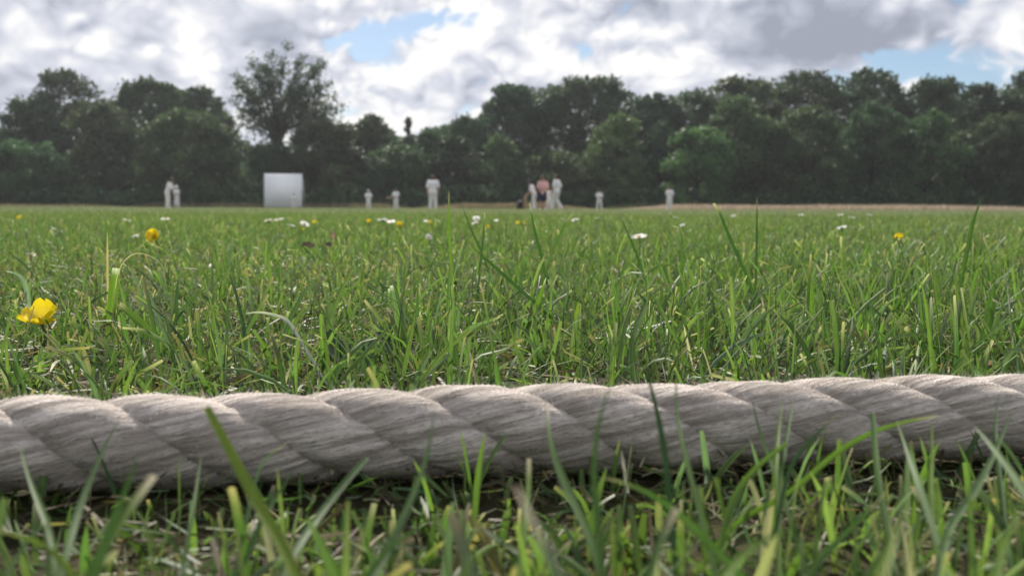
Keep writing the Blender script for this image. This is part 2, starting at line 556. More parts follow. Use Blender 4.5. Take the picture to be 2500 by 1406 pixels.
# --- turf on the camera's side of the rope: short, with litter showing
acc = Acc()
p = scatter(-1.0, 1.0, 0.03, 0.30, 24000, r)
d_rope = rope_y(p[:, 0]) - p[:, 1]
keep = (d_rope > 0.0105) & (r.random(len(p)) < np.where(np.abs(p[:, 0]) < 0.35, 0.9, 0.6))
p = p[keep]; d_rope = d_rope[keep]
dens_m = 0.60 + 0.5 * np.clip(p[:, 0] * 3 + 0.4, 0, 1) + 0.25 * np.clip((d_rope - 0.03) / 0.08, 0, 1)
keep = (r.random(len(p)) < dens_m * (0.35 + 1.1 * value_noise(p[:, 0], p[:, 1] + 2, 38, 12)))
p = p[keep]; d_rope = d_rope[keep]
hm = np.where(d_rope < 0.02, 0.5, 1.0) * (0.55 + 0.35 * np.clip(p[:, 0] * 3 + 0.4, 0, 1) + 0.5 * r.random(len(p)) ** 3)
# a blade must stay under the line of sight to the top of the rope, and clear of the lens
cap = np.clip(CAM_H - p[:, 1] * np.where(p[:, 0] > 0.04, 0.335, 0.375), 0.012, 0.045)
cap = np.where(p[:, 1] < 0.10, np.minimum(cap, 0.028), cap)
add_turf(acc, p, r, hm, dry=0.12, hmean=0.036, hcap=cap, wmul=0.95)
q = scatter(-1.0, 1.0, 0.03, 0.30, 52000, r)
keep = (rope_y(q[:, 0]) - q[:, 1] > -0.004) & (r.random(len(q)) < np.where(np.abs(q[:, 0]) < 0.35, 1.0, 0.5))
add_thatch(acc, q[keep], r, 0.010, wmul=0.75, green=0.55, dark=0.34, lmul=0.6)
# longer blades that stand against the lower edge of the rope, thicker to the right
p = scatter(-0.5, 0.5, 0.10, 0.33, 7500, r)
d_rope = rope_y(p[:, 0]) - p[:, 1]
p = p[(d_rope > 0.017) & (d_rope < 0.085) & (r.random(len(p)) < np.clip(0.30 + p[:, 0] * 3.2, 0.12, 1.0))]
n_ = len(p)
Lh = np.minimum(r.uniform(0.018, 0.044, n_), CAM_H - p[:, 1] * 0.27)
gb = r.random(n_) < 0.4
acc.add(*blade_mesh(p, Lh, r.uniform(0.0013, 0.0026, n_), r.uniform(0, 2 * np.pi, n_), np.abs(r.normal(0.1, 0.28, n_)), np.abs(r.normal(0.15, 0.45, n_)), 6, pick_green(n_, r, 0.04) * 1.08, gb, True,
                    STRAW[r.integers(0, 3, n_)], r))
tag(add('grass', acc.mesh('grass_before_rope', GRASS)), 'short blurred turf and brown clippings in front of the rope', 'grass', kind='stuff')

# --- the rest of the field: tiles of blades repeated by geometry nodes (one object)
def proto(name, size, dens, seg, fold, wmul, thatch, hmean, seed, mat):
    rr = np.random.default_rng(seed)
    a = Acc()
    p = scatter(-size / 2, size / 2, -size / 2, size / 2, dens, rr)
    tall = 0.85 + 0.45 * (value_noise(p[:, 0] + 7, p[:, 1] + 3, 4.0 / size, seed) - 0.5)
    tall = np.where(rr.random(len(p)) < 0.04, tall * 1.6, tall)
    add_turf(a, p, rr, tall, fold, seg, wmul, 0.06, hmean)
    if thatch:
        add_thatch(a, scatter(-size / 2, size / 2, -size / 2, size / 2, thatch, rr), rr, 0.02, 1.3)
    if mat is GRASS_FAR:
        a.C = [c * np.array((1.25, 1.28, 1.35, 1.0)) for c in a.C]  # far blades lightened: the glow of low backlight is put into their colour
    return bpy.data.objects.new(name, a.mesh(name, mat))

protos = [proto('tile_a%d' % i, 0.42, 12500, 4, False, 1.15, 3500, 0.033, 40 + i, GRASS) for i in range(4)]
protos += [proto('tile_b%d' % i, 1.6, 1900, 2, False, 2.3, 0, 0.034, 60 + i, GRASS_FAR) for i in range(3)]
pts, rot, idx, scl = [], [], [], []
def grid(x0, x1, y0, y1, st, ids, jit):
    for x in np.arange(x0, x1, st):
        for y in np.arange(y0, y1, st):
            pts.append((x + rng.uniform(-jit, jit), y + rng.uniform(-jit, jit), 0))
            rot.append(rng.integers(0, 4) * math.pi / 2 + rng.uniform(-0.2, 0.2))
            idx.append(rng.choice(ids)); scl.append(rng.uniform(0.95, 1.12))
grid(-7.0, 7.1, 1.53, 7.4, 0.40, [0, 1, 2, 3], 0.03)
grid(-3.0, -1.5, 0.1, 1.5, 0.40, [0, 1, 2, 3], 0.03)
grid(1.9, 3.2, 0.1, 1.5, 0.40, [0, 1, 2, 3], 0.03)
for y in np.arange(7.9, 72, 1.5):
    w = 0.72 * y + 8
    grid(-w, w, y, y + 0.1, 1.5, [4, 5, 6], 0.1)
lawn_me = bpy.data.meshes.new('lawn_points')
lawn_me.from_pydata(pts, [], [])
for nm, typ, dat in (('rot', 'FLOAT', rot), ('scl', 'FLOAT', scl), ('idx', 'INT', idx)):
    a = lawn_me.attributes.new(nm, typ, 'POINT')
    a.data.foreach_set('value', np.array(dat, np.int32 if typ == 'INT' else np.float32))
lawn = tag(add('grass', lawn_me), 'mown green outfield stretching away to the trees', 'grass', kind='stuff')
gn = bpy.data.node_groups.new('lawn', 'GeometryNodeTree')
gn.interface.new_socket('Geometry', in_out='INPUT', socket_type='NodeSocketGeometry')
gn.interface.new_socket('Geometry', in_out='OUTPUT', socket_type='NodeSocketGeometry')
gi, go = gn.nodes.new('NodeGroupInput'), gn.nodes.new('NodeGroupOutput')
mtp = gn.nodes.new('GeometryNodeMeshToPoints')
iop = gn.nodes.new('GeometryNodeInstanceOnPoints')
join = gn.nodes.new('GeometryNodeJoinGeometry')
for ob in reversed(protos):
    oi = gn.nodes.new('GeometryNodeObjectInfo')
    oi.inputs['Object'].default_value = ob
    gti = gn.nodes.new('GeometryNodeGeometryToInstance')
    gn.links.new(oi.outputs['Geometry'], gti.inputs[0])
    gn.links.new(gti.outputs[0], join.inputs[0])
def named(nm, typ):
    n = gn.nodes.new('GeometryNodeInputNamedAttribute')
    n.data_type = typ
    n.inputs['Name'].default_value = nm
    return n.outputs[0]
cx = gn.nodes.new('ShaderNodeCombineXYZ')
gn.links.new(named('rot', 'FLOAT'), cx.inputs[2])
gn.links.new(gi.outputs[0], mtp.inputs[0])
gn.links.new(mtp.outputs[0], iop.inputs['Points'])
gn.links.new(join.outputs[0], iop.inputs['Instance'])
iop.inputs['Pick Instance'].default_value = True
gn.links.new(named('idx', 'INT'), iop.inputs['Instance Index'])
gn.links.new(cx.outputs[0], iop.inputs['Rotation'])
gn.links.new(named('scl', 'FLOAT'), iop.inputs['Scale'])
gn.links.new(iop.outputs[0], go.inputs[0])
md = lawn.modifiers.new('lawn', 'NODES')
md.node_group = gn

# ------------------------------------------------------------------ rope
def rope_material():
    mt = material('cotton_rope', rough=0.92, spec=0.12)
    t = mt.node_tree
    p = t.nodes['Principled BSDF']
    uv = nd(t, 'ShaderNodeUVMap', uv_map='UVMap').outputs[0]
    tcn = nd(t, 'ShaderNodeTexCoord')
    fib = noise(t, vm(t, 'MULTIPLY', uv, (1, 0.16, 1)), 90, 4, 0.6)
    yarn = noise(t, vm(t, 'MULTIPLY', uv, (1, 0.05, 1)), 24, 2, 0.5)
    dirt = sstep(t, noise(t, tcn.outputs['Object'], 38, 4, 0.6), 0.42, 0.68)
    c = mixc(t, sstep(t, yarn, 0.35, 0.65), (0.37, 0.31, 0.265), (0.78, 0.69, 0.62))
    c = mixc(t, m(t, 'MULTIPLY', sstep(t, fib, 0.50, 0.70), 0.68), c, (0.25, 0.20, 0.17))
    c = mixc(t, m(t, 'MULTIPLY', dirt, 0.45), c, (0.27, 0.235, 0.185))
    sset(t, p.inputs['Base Color'], c)
    b = nd(t, 'ShaderNodeBump')
    b.inputs['Strength'].default_value = 1.0
    b.inputs['Distance'].default_value = 0.0030
    sset(t, b.inputs['Height'], m(t, 'ADD', m(t, 'MULTIPLY', fib, 0.6), yarn))
    t.links.new(b.outputs[0], p.inputs['Normal'])
    p.inputs['Sheen Weight'].default_value = 0.25
    p.inputs['Sheen Roughness'].default_value = 0.6
    return mt

ROPE_M = rope_material()
rope = tag(empty('boundary_rope', (0, float(rope_y(0)), 0)), 'thick twisted off-white cotton boundary rope lying across the grass', 'rope')
LAY = 0.1005
RS, RA = 0.0098, 0.0060
x = np.arange(-1.3, 1.3, 0.0019)
theta0 = 2 * np.pi * x / LAY                       # front face runs down to the right
slope = 0.1077 - 0.06 * x
ax = np.stack([x, rope_y(x), rope_z(x)], 1)
tn = np.stack([np.ones_like(x), slope, 0 * x], 1); tn /= np.linalg.norm(tn, axis=1)[:, None]
sd = np.stack([-tn[:, 1], tn[:, 0], 0 * x], 1)      # away from the camera
upv = np.array((0, 0, 1.0))
NS = 38
fuzzV = []
for k in range(3):
    th = theta0 + k * 2 * np.pi / 3 + 0.35
    rad = np.cos(th)[:, None] * sd + np.sin(th)[:, None] * upv      # outward
    ci = ax + rad * (RA * (1 + 0.03 * np.sin(x * 37 + k)))[:, None]
    bn = np.cross(tn, rad)                                          # across, in the cross-section
    ph = np.linspace(-np.pi, np.pi, NS + 1)
    patt = ph[None, :] + 1.75 * th[:, None]
    ridge = 0.026 * np.sin(patt * 7 + 0.6 * np.sin(x * 60 + k)[:, None]) + 0.020 * np.sin(patt * 16 + 1.7 + 0.8 * np.sin(x * 31)[:, None]) + 0.008 * np.sin(patt * 5 + x[:, None] * 90)
    rs = RS * (1 + 0.05 * np.sin(x * 21 + 2 * k))[:, None] * (1 + ridge)
    # squash: flatter across the outward direction, as a loaded strand
    V = ci[:, None, :] + (rs * np.cos(ph)[None, :] * 0.96)[..., None] * rad[:, None, :] + (rs * np.sin(ph)[None, :] * 1.12)[..., None] * bn[:, None, :]
    nxr = len(x)
    i0 = (np.arange(nxr - 1) * (NS + 1))[:, None] + np.arange(NS)[None, :]
    Q = np.stack([i0, i0 + 1, i0 + NS + 2, i0 + NS + 1], 2).reshape(-1, 4)
    uv = np.stack([patt / (2 * np.pi), np.broadcast_to(x[:, None] * 20, patt.shape)], 2).reshape(-1, 2)
    me = np_mesh('strand', V.reshape(-1, 3) - np.array((0, rope_y(0), 0)), Q, ROPE_M, smooth=True, uv=uv)
    add('strand', me, rope)
    # fuzz: fine loose fibres on the outer side
    sel = rng.integers(0, nxr - 1, 26000), rng.integers(NS // 4, 3 * NS // 4, 26000)
    P0 = V[sel]
    out = P0 - ax[sel[0]]
    out /= np.linalg.norm(out, axis=1)[:, None]
    okf = out[:, 2] > -0.15
    P0, out, ii = P0[okf], out[okf], sel[0][okf]
    ln = rng.gamma(2.2, 0.00062, len(P0))[:, None]
    ln *= 1 + 0.9 * (rng.random((len(P0), 1)) < 0.12) + 0.8 * (value_noise(P0[:, 0] * 90 + 300, P0[:, 2] * 90, 1.0, k + 5) > 0.72)[:, None]
    dirv = out + rng.normal(0, 0.55, out.shape) + tn[ii] * rng.normal(0, 0.6, (len(P0), 1))
    dirv /= np.linalg.norm(dirv, axis=1)[:, None]
    sdv = np.cross(dirv, rng.normal(0, 1, dirv.shape)); sdv /= np.linalg.norm(sdv, axis=1)[:, None]
    w = 0.00005
    fuzzV.append(np.stack([P0 - sdv * w, P0 + sdv * w, P0 + dirv * ln + out * ln * 0.2], 1))
fz = np.concatenate(fuzzV).reshape(-1, 3) - np.array((0, rope_y(0), 0))
FUZZ_M = material('cotton_fuzz', (0.72, 0.68, 0.65), 0.9, 0.1, transl=0.4)
fo = add('fuzz', np_mesh('fuzz', fz, np.arange(len(fz)).reshape(-1, 3), FUZZ_M), rope)
fo['kind'] = 'stuff'

# ------------------------------------------------------------------ trees
BARK = material('bark', (0.075, 0.062, 0.048), 0.9, 0.1, var=0.5, vscale=3.0, bump=0.6, bscale=12)

def leaf_material(name, a, b, transl=0.38):
    mt = material(name, a, 0.55, 0.25, col2=b, vscale=0.55, transl=transl)
    t = mt.node_tree
    mix = [n for n in t.nodes if n.type == 'MIX'][0]
    rnd = nd(t, 'ShaderNodeObjectInfo').outputs['Random']
    hs = nd(t, 'ShaderNodeHueSaturation')
    sset(t, hs.inputs['Hue'], m(t, 'MULTIPLY_ADD', rnd, 0.05, 0.50))
    sset(t, hs.inputs['Value'], m(t, 'MULTIPLY_ADD', m(t, 'FRACT', m(t, 'MULTIPLY', rnd, 7.31)), 0.5, 0.78))
    hs.inputs['Saturation'].default_value = 1.12
    t.links.new(mix.outputs[2], hs.inputs['Color'])
    for n in t.nodes:
        if n.type == 'BSDF_PRINCIPLED':
            t.links.new(hs.outputs[0], n.inputs['Base Color'])
        elif n.type == 'BSDF_TRANSLUCENT':
            t.links.new(hs.outputs[0], n.inputs[0])
    return mt

LEAF = {
    'dark': leaf_material('leaf_dark', (0.066, 0.098, 0.044), (0.045, 0.072, 0.036)),
    'mid': leaf_material('leaf_mid', (0.090, 0.130, 0.056), (0.062, 0.096, 0.046)),
    'light': leaf_material('leaf_light', (0.115, 0.165, 0.062), (0.082, 0.125, 0.052)),
    'brown': leaf_material('leaf_olive', (0.082, 0.100, 0.048), (0.058, 0.074, 0.038)),
}

def leaf_quads(P, size, r, droop=0.0):
    n = len(P)
    a = r.normal(0, 1, (n, 3)); a /= np.linalg.norm(a, axis=1)[:, None]
    b = np.cross(a, r.normal(0, 1, (n, 3))); b /= np.linalg.norm(b, axis=1)[:, None]
    s = (size * r.uniform(0.6, 1.3, n))[:, None]
    return np.stack([P - a * s, P + b * s * 0.45, P + a * s, P - b * s * 0.45], 1)

def make_tree(name, label, x0, x1, ytop, Y, tone='mid', low=0.12, dens=1.0, leaf=0.30, seed=0, group='trees along the far side of the field', style='round', depth=None, nclump=None):
    r = np.random.default_rng(seed * 7 + 101)
    c = at((x0 + x1) / 2, 508, Y)
    Wd = (x1 - x0) * Y / F_PX * (1.12 if Y > 103 and style != 'cone' else 1.0)
    H = at((x0 + x1) / 2, ytop, Y).z
    D = depth or min(Wd, 9.0)
    root = empty(name, (c.x, Y, 0), r.uniform(-0.3, 0.3) * 0)
    tag(root, label, 'tree', group)
    zb = H * low
    Hc = H - zb
    nc = nclump or int(np.clip(Wd * Hc / 1.15, 26, 130))
    cl = []
    for i in range(nc):
        if style == 'cone':
            f = r.random() ** 0.7
            wz = (1 - f) * 0.95 + 0.04
            ang = r.uniform(0, 2 * np.pi)
            rr = max(0.35, Wd * 0.22 * (1 - f * 0.8))
            pos = np.array((math.cos(ang) * Wd / 2 * wz * 0.8, math.sin(ang) * Wd / 2 * wz * 0.8, zb + f * (Hc - rr)))
        else:
            z = r.random()
            if low < 0.06:
                wz = math.sqrt(max(0.0, 1 - max(0.0, (z - 0.40) / 0.62) ** 2.2))
            else:
                wz = math.sqrt(max(0.02, 1 - (abs(z - 0.42) / 0.62) ** 2.2))
            rr = r.uniform(0.55, 1.35) * (0.75 + 0.02 * Wd)
            ang = r.uniform(0, 2 * np.pi)
            q = r.random() ** 0.33
            wob = 1 + 0.10 * math.sin(ang * 3 + z * 7 + seed) + 0.07 * math.sin(z * 13 + seed * 2)
            pos = np.array((math.cos(ang) * q * wz * wob * (Wd / 2 - rr * 0.55), math.sin(ang) * q * wz * (D / 2 - rr * 0.5), zb + rr * 0.4 + z * (Hc - rr * 1.15)))
        cl.append((pos, rr))
    # a few shoots that break the outline
    if style != 'cone':
        cl.append((np.array((r.uniform(-0.12, 0.12) * Wd, 0, H - 0.6)), 0.8))
        for k in range(7):
            f = r.uniform(-0.8, 0.8)
            cl.append((np.array((f * Wd / 2, r.uniform(-0.2, 0.2) * D, zb + Hc * (math.sqrt(1 - f * f * 0.8)) - r.uniform(-0.2, 0.8))), r.uniform(0.25, 0.6)))
    LP = []
    for pos, rr in cl:
        n = int(dens * 9.0 * (rr / leaf) ** 2) + 6
        u = r.normal(0, 1, (n, 3)); u /= np.linalg.norm(u, axis=1)[:, None]
        rad = rr * (r.random(n) ** 0.45) * (1 + 0.22 * np.sin(u[:, 0] * 5 + u[:, 2] * 4 + pos[0]))
        sq = np.array((1.08, 1.08, 0.86))
        LP.append(pos + u * rad[:, None] * sq)
        # stray sprays beyond the clump
        ns = max(2, n // 9)
        u2 = r.normal(0, 1, (ns, 3)); u2[:, 2] = np.abs(u2[:, 2]) * 0.8; u2 /= np.linalg.norm(u2, axis=1)[:, None]
        LP.append(pos + u2 * (rr * r.uniform(0.95, 1.35, (ns, 1))))
    LP = np.concatenate(LP)
    LP[:, 2] = np.maximum(LP[:, 2], 0.15)
    Vq = leaf_quads(LP, leaf, r).reshape(-1, 3)
    add('crown', np_mesh('crown', Vq, np.arange(len(Vq)).reshape(-1, 4), LEAF[tone]), root)
    # trunk with limbs up into the clumps
    mb = Mesh()
    tr = 0.018 * H + 0.06
    top = np.array((r.uniform(-0.3, 0.3), 0, H * 0.72))
    n = 7
    tp = np.array([np.array((0, 0, -0.2)) * (1 - t) + top * t + np.array((math.sin(t * 4 + seed) * 0.12, math.cos(t * 3) * 0.1, 0)) for t in np.linspace(0, 1, n)])
    mb.tube(tp, np.linspace(tr, tr * 0.25, n), 7)
    for pos, rr in cl[:min(len(cl), 18)]:
        f = np.clip((pos[2] - zb) / Hc * 0.75, 0.12, 0.85)
        s = tp[0] * (1 - f) + tp[-1] * f
        mid = s * 0.5 + pos * 0.5 + np.array((0, 0, 0.10 * H * (0.5 - f)))
        mb.tube([s, mid, pos], [tr * 0.42 * (1 - f * 0.6), tr * 0.25 * (1 - f * 0.6), 0.03], 5)
    mb.build('trunk', BARK, root, True)
    return root

def airy_tree(x0, x1, ytop, Y, label):
    """tall tree with forking stems and thin foliage that lets the sky through"""
    r = np.random.default_rng(77)
    c = at(672, 508, Y)
    H = at(700, ytop, Y).z
    root = tag(empty('tall_tree', (c.x, Y, 0)), label, 'tree', 'trees along the far side of the field')
    mb = Mesh()
    LP = []
    to_m = Y / F_PX
    def loc(px, py): return np.array(((px - 672) * to_m, r.uniform(-2.2, 2.2), at(px, py, Y).z))
    trunk = [np.array((0, 0, -0.2)), np.array((0.1, 0, 3.5)), loc(678, 372) * (1, 0, 1)]
    mb.tube(trunk, [0.42, 0.34, 0.28], 8)
    fork = trunk[-1]
    ends = []
    lo = [(560, 250), (575, 215), (600, 190), (640, 160), (672, 132), (712, 120), (755, 135), (788, 165), (792, 205), (825, 235), (852, 265), (838, 285), (800, 295)]
    for q in range(64):
        ex, ey = lo[q % len(lo)] if q < 26 else (r.uniform(575, 835), r.uniform(140, 300))
        if q >= 26 and (abs(ex - 700) / 155) ** 2 + ((ey - 250) / 130) ** 2 > 1: 
            ex = 700 + (ex - 700) * 0.6
        if 13 <= q < 26: ex, ey = 700 + (ex - 700) * 0.72, 250 + (ey - 250) * 0.72
        ends.append((ex + r.uniform(-8, 8), ey + r.uniform(-6, 6)))
    for q, (ex, ey) in enumerate(ends):
        e = loc(ex, ey)
        k = (e - fork)
        m1 = fork + k * 0.36 + np.array((k[0] * -0.14, 0, abs(k[0]) * 0.12 + 0.4))
        m2 = fork + k * 0.72 + np.array((k[0] * -0.05, 0, abs(k[0]) * 0.08 + 0.2))
        mb.tube([fork, m1, m2, e], [0.12, 0.085, 0.055, 0.02], 5)
        low_ = 1.0 if ey < 250 else 0.55
        for j in range(7):
            f = r.uniform(0.62, 1.0)
            b0 = m1 + (e - m1) * ((f - 0.45) / 0.55)
            d = r.normal(0, 1, 3) * np.array((0.9, 0.9, 0.5)) + np.array((0.2 * np.sign(k[0]), 0, 0.1))
            tip = b0 + d * r.uniform(0.45, 1.0)
            mb.tube([b0, (b0 + tip) / 2 + (0, 0, 0.1), tip], [0.03, 0.02, 0.01], 4, caps=False)
            n = int(r.uniform(15, 32) * low_)
            f2 = r.random((n, 1)) ** 0.6
            LP.append(b0 + (tip - b0) * f2 + r.normal(0, 0.22, (n, 3)) * np.array((1.1, 1.1, 0.8)))
            if r.random() < 0.6:        # hanging sprays
                qn = int(r.uniform(8, 16))
                LP.append(tip + np.stack([r.normal(0, 0.14, qn), r.normal(0, 0.14, qn), -r.random(qn) * 1.5], 1))
        LP.append(e + r.normal(0, 0.38, (int(34 * low_), 3)))
        for j in range(4):
            f = r.uniform(0.25, 0.75)
            b0 = fork + (e - fork) * f + np.array((0, 0, abs(k[0]) * 0.10))
            LP.append(b0 + r.normal(0, 1, (5, 3)) * np.array((0.45, 0.45, 0.5)))
    LP = np.concatenate(LP)
    Vq = leaf_quads(LP, 0.20, r).reshape(-1, 3)
    add('crown', np_mesh('crown', Vq, np.arange(len(Vq)).reshape(-1, 4), LEAF['dark']), root)
    mb.build('trunk', BARK, root, True)

# (name, label, px left, px right, px top, distance, tone, crown foot, density, style)
TREES = [
    ('broadleaf_tree', 'dark rounded tree at the far left edge of the treeline', 10, 175, 242, 108, 'dark', 0.10, 0.85, 'round'),
    ('broadleaf_tree', 'tree with wispy open top rising at the left of the treeline', 85, 268, 168, 112, 'dark', 0.30, 0.50, 'round'),
    ('broadleaf_tree', 'dark dense tree with broad domed top left of the tall airy tree', 280, 480, 195, 110, 'dark', 0.28, 0.85, 'round'),
    ('broadleaf_tree', 'narrow dark tree touching the left side of the tall airy tree', 440, 562, 212, 109, 'dark', 0.25, 0.80, 'round'),
    ('broadleaf_tree', 'olive leafy tree below the wispy topped tree', 165, 345, 252, 100, 'brown', 0.02, 0.95, 'round'),
    ('broadleaf_tree', 'large grey-green bushy tree behind the pair of cricketers at the left', 325, 600, 270, 96, 'mid', 0.0, 1.1, 'round'),
    ('broadleaf_tree', 'low grey-green bush filling the left edge of the treeline', -60, 190, 345, 94, 'mid', 0.0, 1.1, 'round'),
    ('broadleaf_tree', 'squat dark tree under the foot of the tall airy tree', 590, 745, 348, 98, 'dark', 0.0, 1.0, 'round'),
    ('broadleaf_tree', 'olive bushy tree right behind the white sight screen', 700, 890, 292, 97, 'brown', 0.0, 1.05, 'round'),
    ('broadleaf_tree', 'dark round topped tree right of the sight screen', 852, 972, 285, 104, 'dark', 0.0, 1.0, 'round'),
    ('conifer_tree', 'small pointed conifer poking out of the low middle of the treeline', 975, 1024, 284, 106, 'dark', 0.25, 1.0, 'cone'),
    ('broadleaf_tree', 'low dark tree behind the lone adult in the middle', 995, 1125, 318, 102, 'dark', 0.0, 1.0, 'round'),
    ('broadleaf_tree', 'dark tree with rounded top left of the big middle tree', 1075, 1215, 282, 107, 'dark', 0.0, 1.0, 'round'),
    ('broadleaf_tree', 'big dark tree with ragged left shoulder in the middle', 1168, 1345, 205, 110, 'dark', 0.12, 0.95, 'round'),
    ('broadleaf_tree', 'tallest dark domed tree behind the group of cricketers', 1300, 1560, 188, 111, 'dark', 0.12, 0.9, 'round'),
    ('broadleaf_tree', 'short tree filling the dip right of the domed middle tree', 1520, 1660, 232, 110, 'dark', 0.10, 1.0, 'round'),
    ('broadleaf_tree', 'flat topped dark tree between the dip and the right wood', 1615, 1755, 222, 111, 'dark', 0.10, 1.0, 'round'),
    ('broadleaf_tree', 'olive topped tree at the left end of the right wood', 1690, 1905, 192, 109, 'brown', 0.10, 1.0, 'round'),
    ('broadleaf_tree', 'spiky topped tree in the right wood, left one of two', 1860, 2065, 176, 112, 'dark', 0.2, 0.62, 'round'),
    ('broadleaf_tree', 'spiky topped tree in the right wood, right one of two', 2020, 2205, 168, 112, 'dark', 0.2, 0.62, 'round'),
    ('broadleaf_tree', 'rounded dark tree just right of the spiky topped trees', 2185, 2350, 190, 108, 'dark', 0.05, 0.95, 'round'),
    ('broadleaf_tree', 'narrow tree under the right patch of blue sky', 2310, 2440, 205, 110, 'dark', 0.05, 0.7, 'round'),
    ('broadleaf_tree', 'tall dark tree cut by the right edge of the picture', 2415, 2580, 172, 108, 'dark', 0.05, 0.85, 'round'),
    ('broadleaf_tree', 'small grey-green tree left of the group of cricketers', 1155, 1275, 338, 97, 'mid', 0.0, 1.1, 'round'),
    ('broadleaf_tree', 'low green bush directly behind the group of cricketers', 1260, 1460, 368, 95, 'mid', 0.0, 1.1, 'round'),
    ('broadleaf_tree', 'light green round topped tree right of the group of cricketers', 1425, 1590, 282, 97, 'light', 0.0, 1.1, 'round'),
    ('broadleaf_tree', 'dark recessed tree behind the rightmost standing child', 1560, 1665, 300, 104, 'dark', 0.0, 1.0, 'round'),
    ('broadleaf_tree', 'light green tree at the front left of the right wood', 1610, 1790, 310, 93, 'light', 0.0, 1.1, 'round'),
    ('broadleaf_tree', 'tall grey-green tree in the front row of the right wood', 1690, 1900, 238, 98, 'mid', 0.0, 1.05, 'round'),
    ('broadleaf_tree', 'broad grey-green tree in the middle of the right wood', 1860, 2075, 262, 96, 'mid', 0.0, 1.05, 'round'),
    ('broadleaf_tree', 'leafy grey-green tree right of the middle of the right wood', 2030, 2215, 250, 98, 'mid', 0.0, 1.05, 'round'),
    ('broadleaf_tree', 'pale green tree with hanging sprays in the right wood', 2160, 2345, 275, 94, 'light', 0.0, 1.05, 'round'),
    ('broadleaf_tree', 'dark leafy tree at the lower right corner of the wood', 2300, 2560, 285, 95, 'mid', 0.0, 1.0, 'round'),
    ('broadleaf_tree', 'low dark bush left of the lone adult in the middle', 880, 1050, 352, 96, 'mid', 0.0, 1.1, 'round'),
    ('broadleaf_tree', 'small dark tree right behind the lone adult in the middle', 1040, 1180, 335, 97, 'dark', 0.0, 1.1, 'round'),
]
for i, (nm, lb, x0, x1, yt, Y, tone, low, dn, sty) in enumerate(TREES):
    lf = 0.27 if Y < 100 else 0.31
    make_tree(nm, lb, x0, x1, yt, Y, tone, low, dn * 1.15, lf, i, style=sty)
airy_tree(560, 855, 116, 103, 'tall airy tree with thin foliage and forking stems above the sight screen')
# trees just outside the picture, seen from a step to the side
for i, (x0, x1, yt) in enumerate(((-330, -20, 215), (-560, -290, 260), (2540, 2790, 190), (2750, 3050, 220))):
    make_tree('broadleaf_tree', ['dark tree beyond the left edge of the picture', 'last dark tree at the far left end', 'dark tree beyond the right edge of the picture', 'last dark tree at the far right end'][i],
              x0, x1, yt, 103, 'dark', 0.0, 0.9, 0.34, 90 + i)

# the dark undergrowth at the foot of the wood, one mass
r = np.random.default_rng(21)
n = 36000
ux = r.uniform(-82, 82, n)
uh = 4.6 + 2.6 * value_noise(ux + 90, ux * 0, 0.22, 4) + 1.6 * value_noise(ux + 200, ux * 0, 0.7, 9)
gap = np.clip((ux + 62) / 25, 0.45, 1)
up = np.stack([ux, r.uniform(101, 115, n), r.random(n) ** 1.15 * uh * gap], 1)
n2 = 16000
ux = r.uniform(-82, 82, n2)
lowp = np.stack([ux, r.uniform(90, 101, n2), r.random(n2) ** 1.3 * (1.5 + 1.6 * value_noise(ux + 50, ux * 0, 0.35, 14))], 1)
up = np.concatenate([up, lowp])
Vq = leaf_quads(up, 0.42, r).reshape(-1, 3)
tag(add('undergrowth', np_mesh('undergrowth', Vq, np.arange(len(Vq)).reshape(-1, 4), LEAF['dark'])), 'dark undergrowth at the foot of the wood', 'undergrowth', kind='stuff')

# the wood behind the separate trees, one mass of leaves
SKYL = [(-700, 300), (-100, 320), (20, 305), (60, 268), (100, 250), (250, 245), (300, 222), (380, 208), (440, 216), (500, 230), (552, 258), (575, 318), (600, 352), (690, 356), (745, 310), (870, 305), (950, 306), (975, 330),
        (1030, 318), (1100, 296), (1165, 284), (1195, 232), (1240, 212), (1320, 200), (1420, 196), (1520, 208), (1570, 230), (1640, 228), (1700, 214), (1760, 200), (1850, 184), (1950, 182), (2050, 180), (2160, 184),
        (2205, 206), (2260, 196), (2330, 208), (2390, 214), (2440, 194), (2600, 186), (3200, 240)]
n = 105000
bx_ = r.uniform(-700, 3200, n)
top_ = np.interp(bx_, [k[0] for k in SKYL], [k[1] for k in SKYL])
BY = 116.0
zt = np.array([at(1250, v, BY).z for v in range(150, 420)])
zt_ = np.interp(top_, np.arange(150, 420), zt) * (0.97 + 0.06 * (value_noise(bx_ * 0.05 + 99, bx_ * 0, 1.0, 3) - 0.5))
wp = np.stack([(bx_ - 1250) / F_PX * BY, BY + r.uniform(-1.0, 5.0, n), zt_ * r.random(n) ** 0.72], 1)
Vq = leaf_quads(wp, 0.40, r).reshape(-1, 3)
tag(add('wood', np_mesh('wood', Vq, np.arange(len(Vq)).reshape(-1, 4), LEAF['dark'])), 'dark mass of the wood behind the front trees', 'wood', kind='stuff')

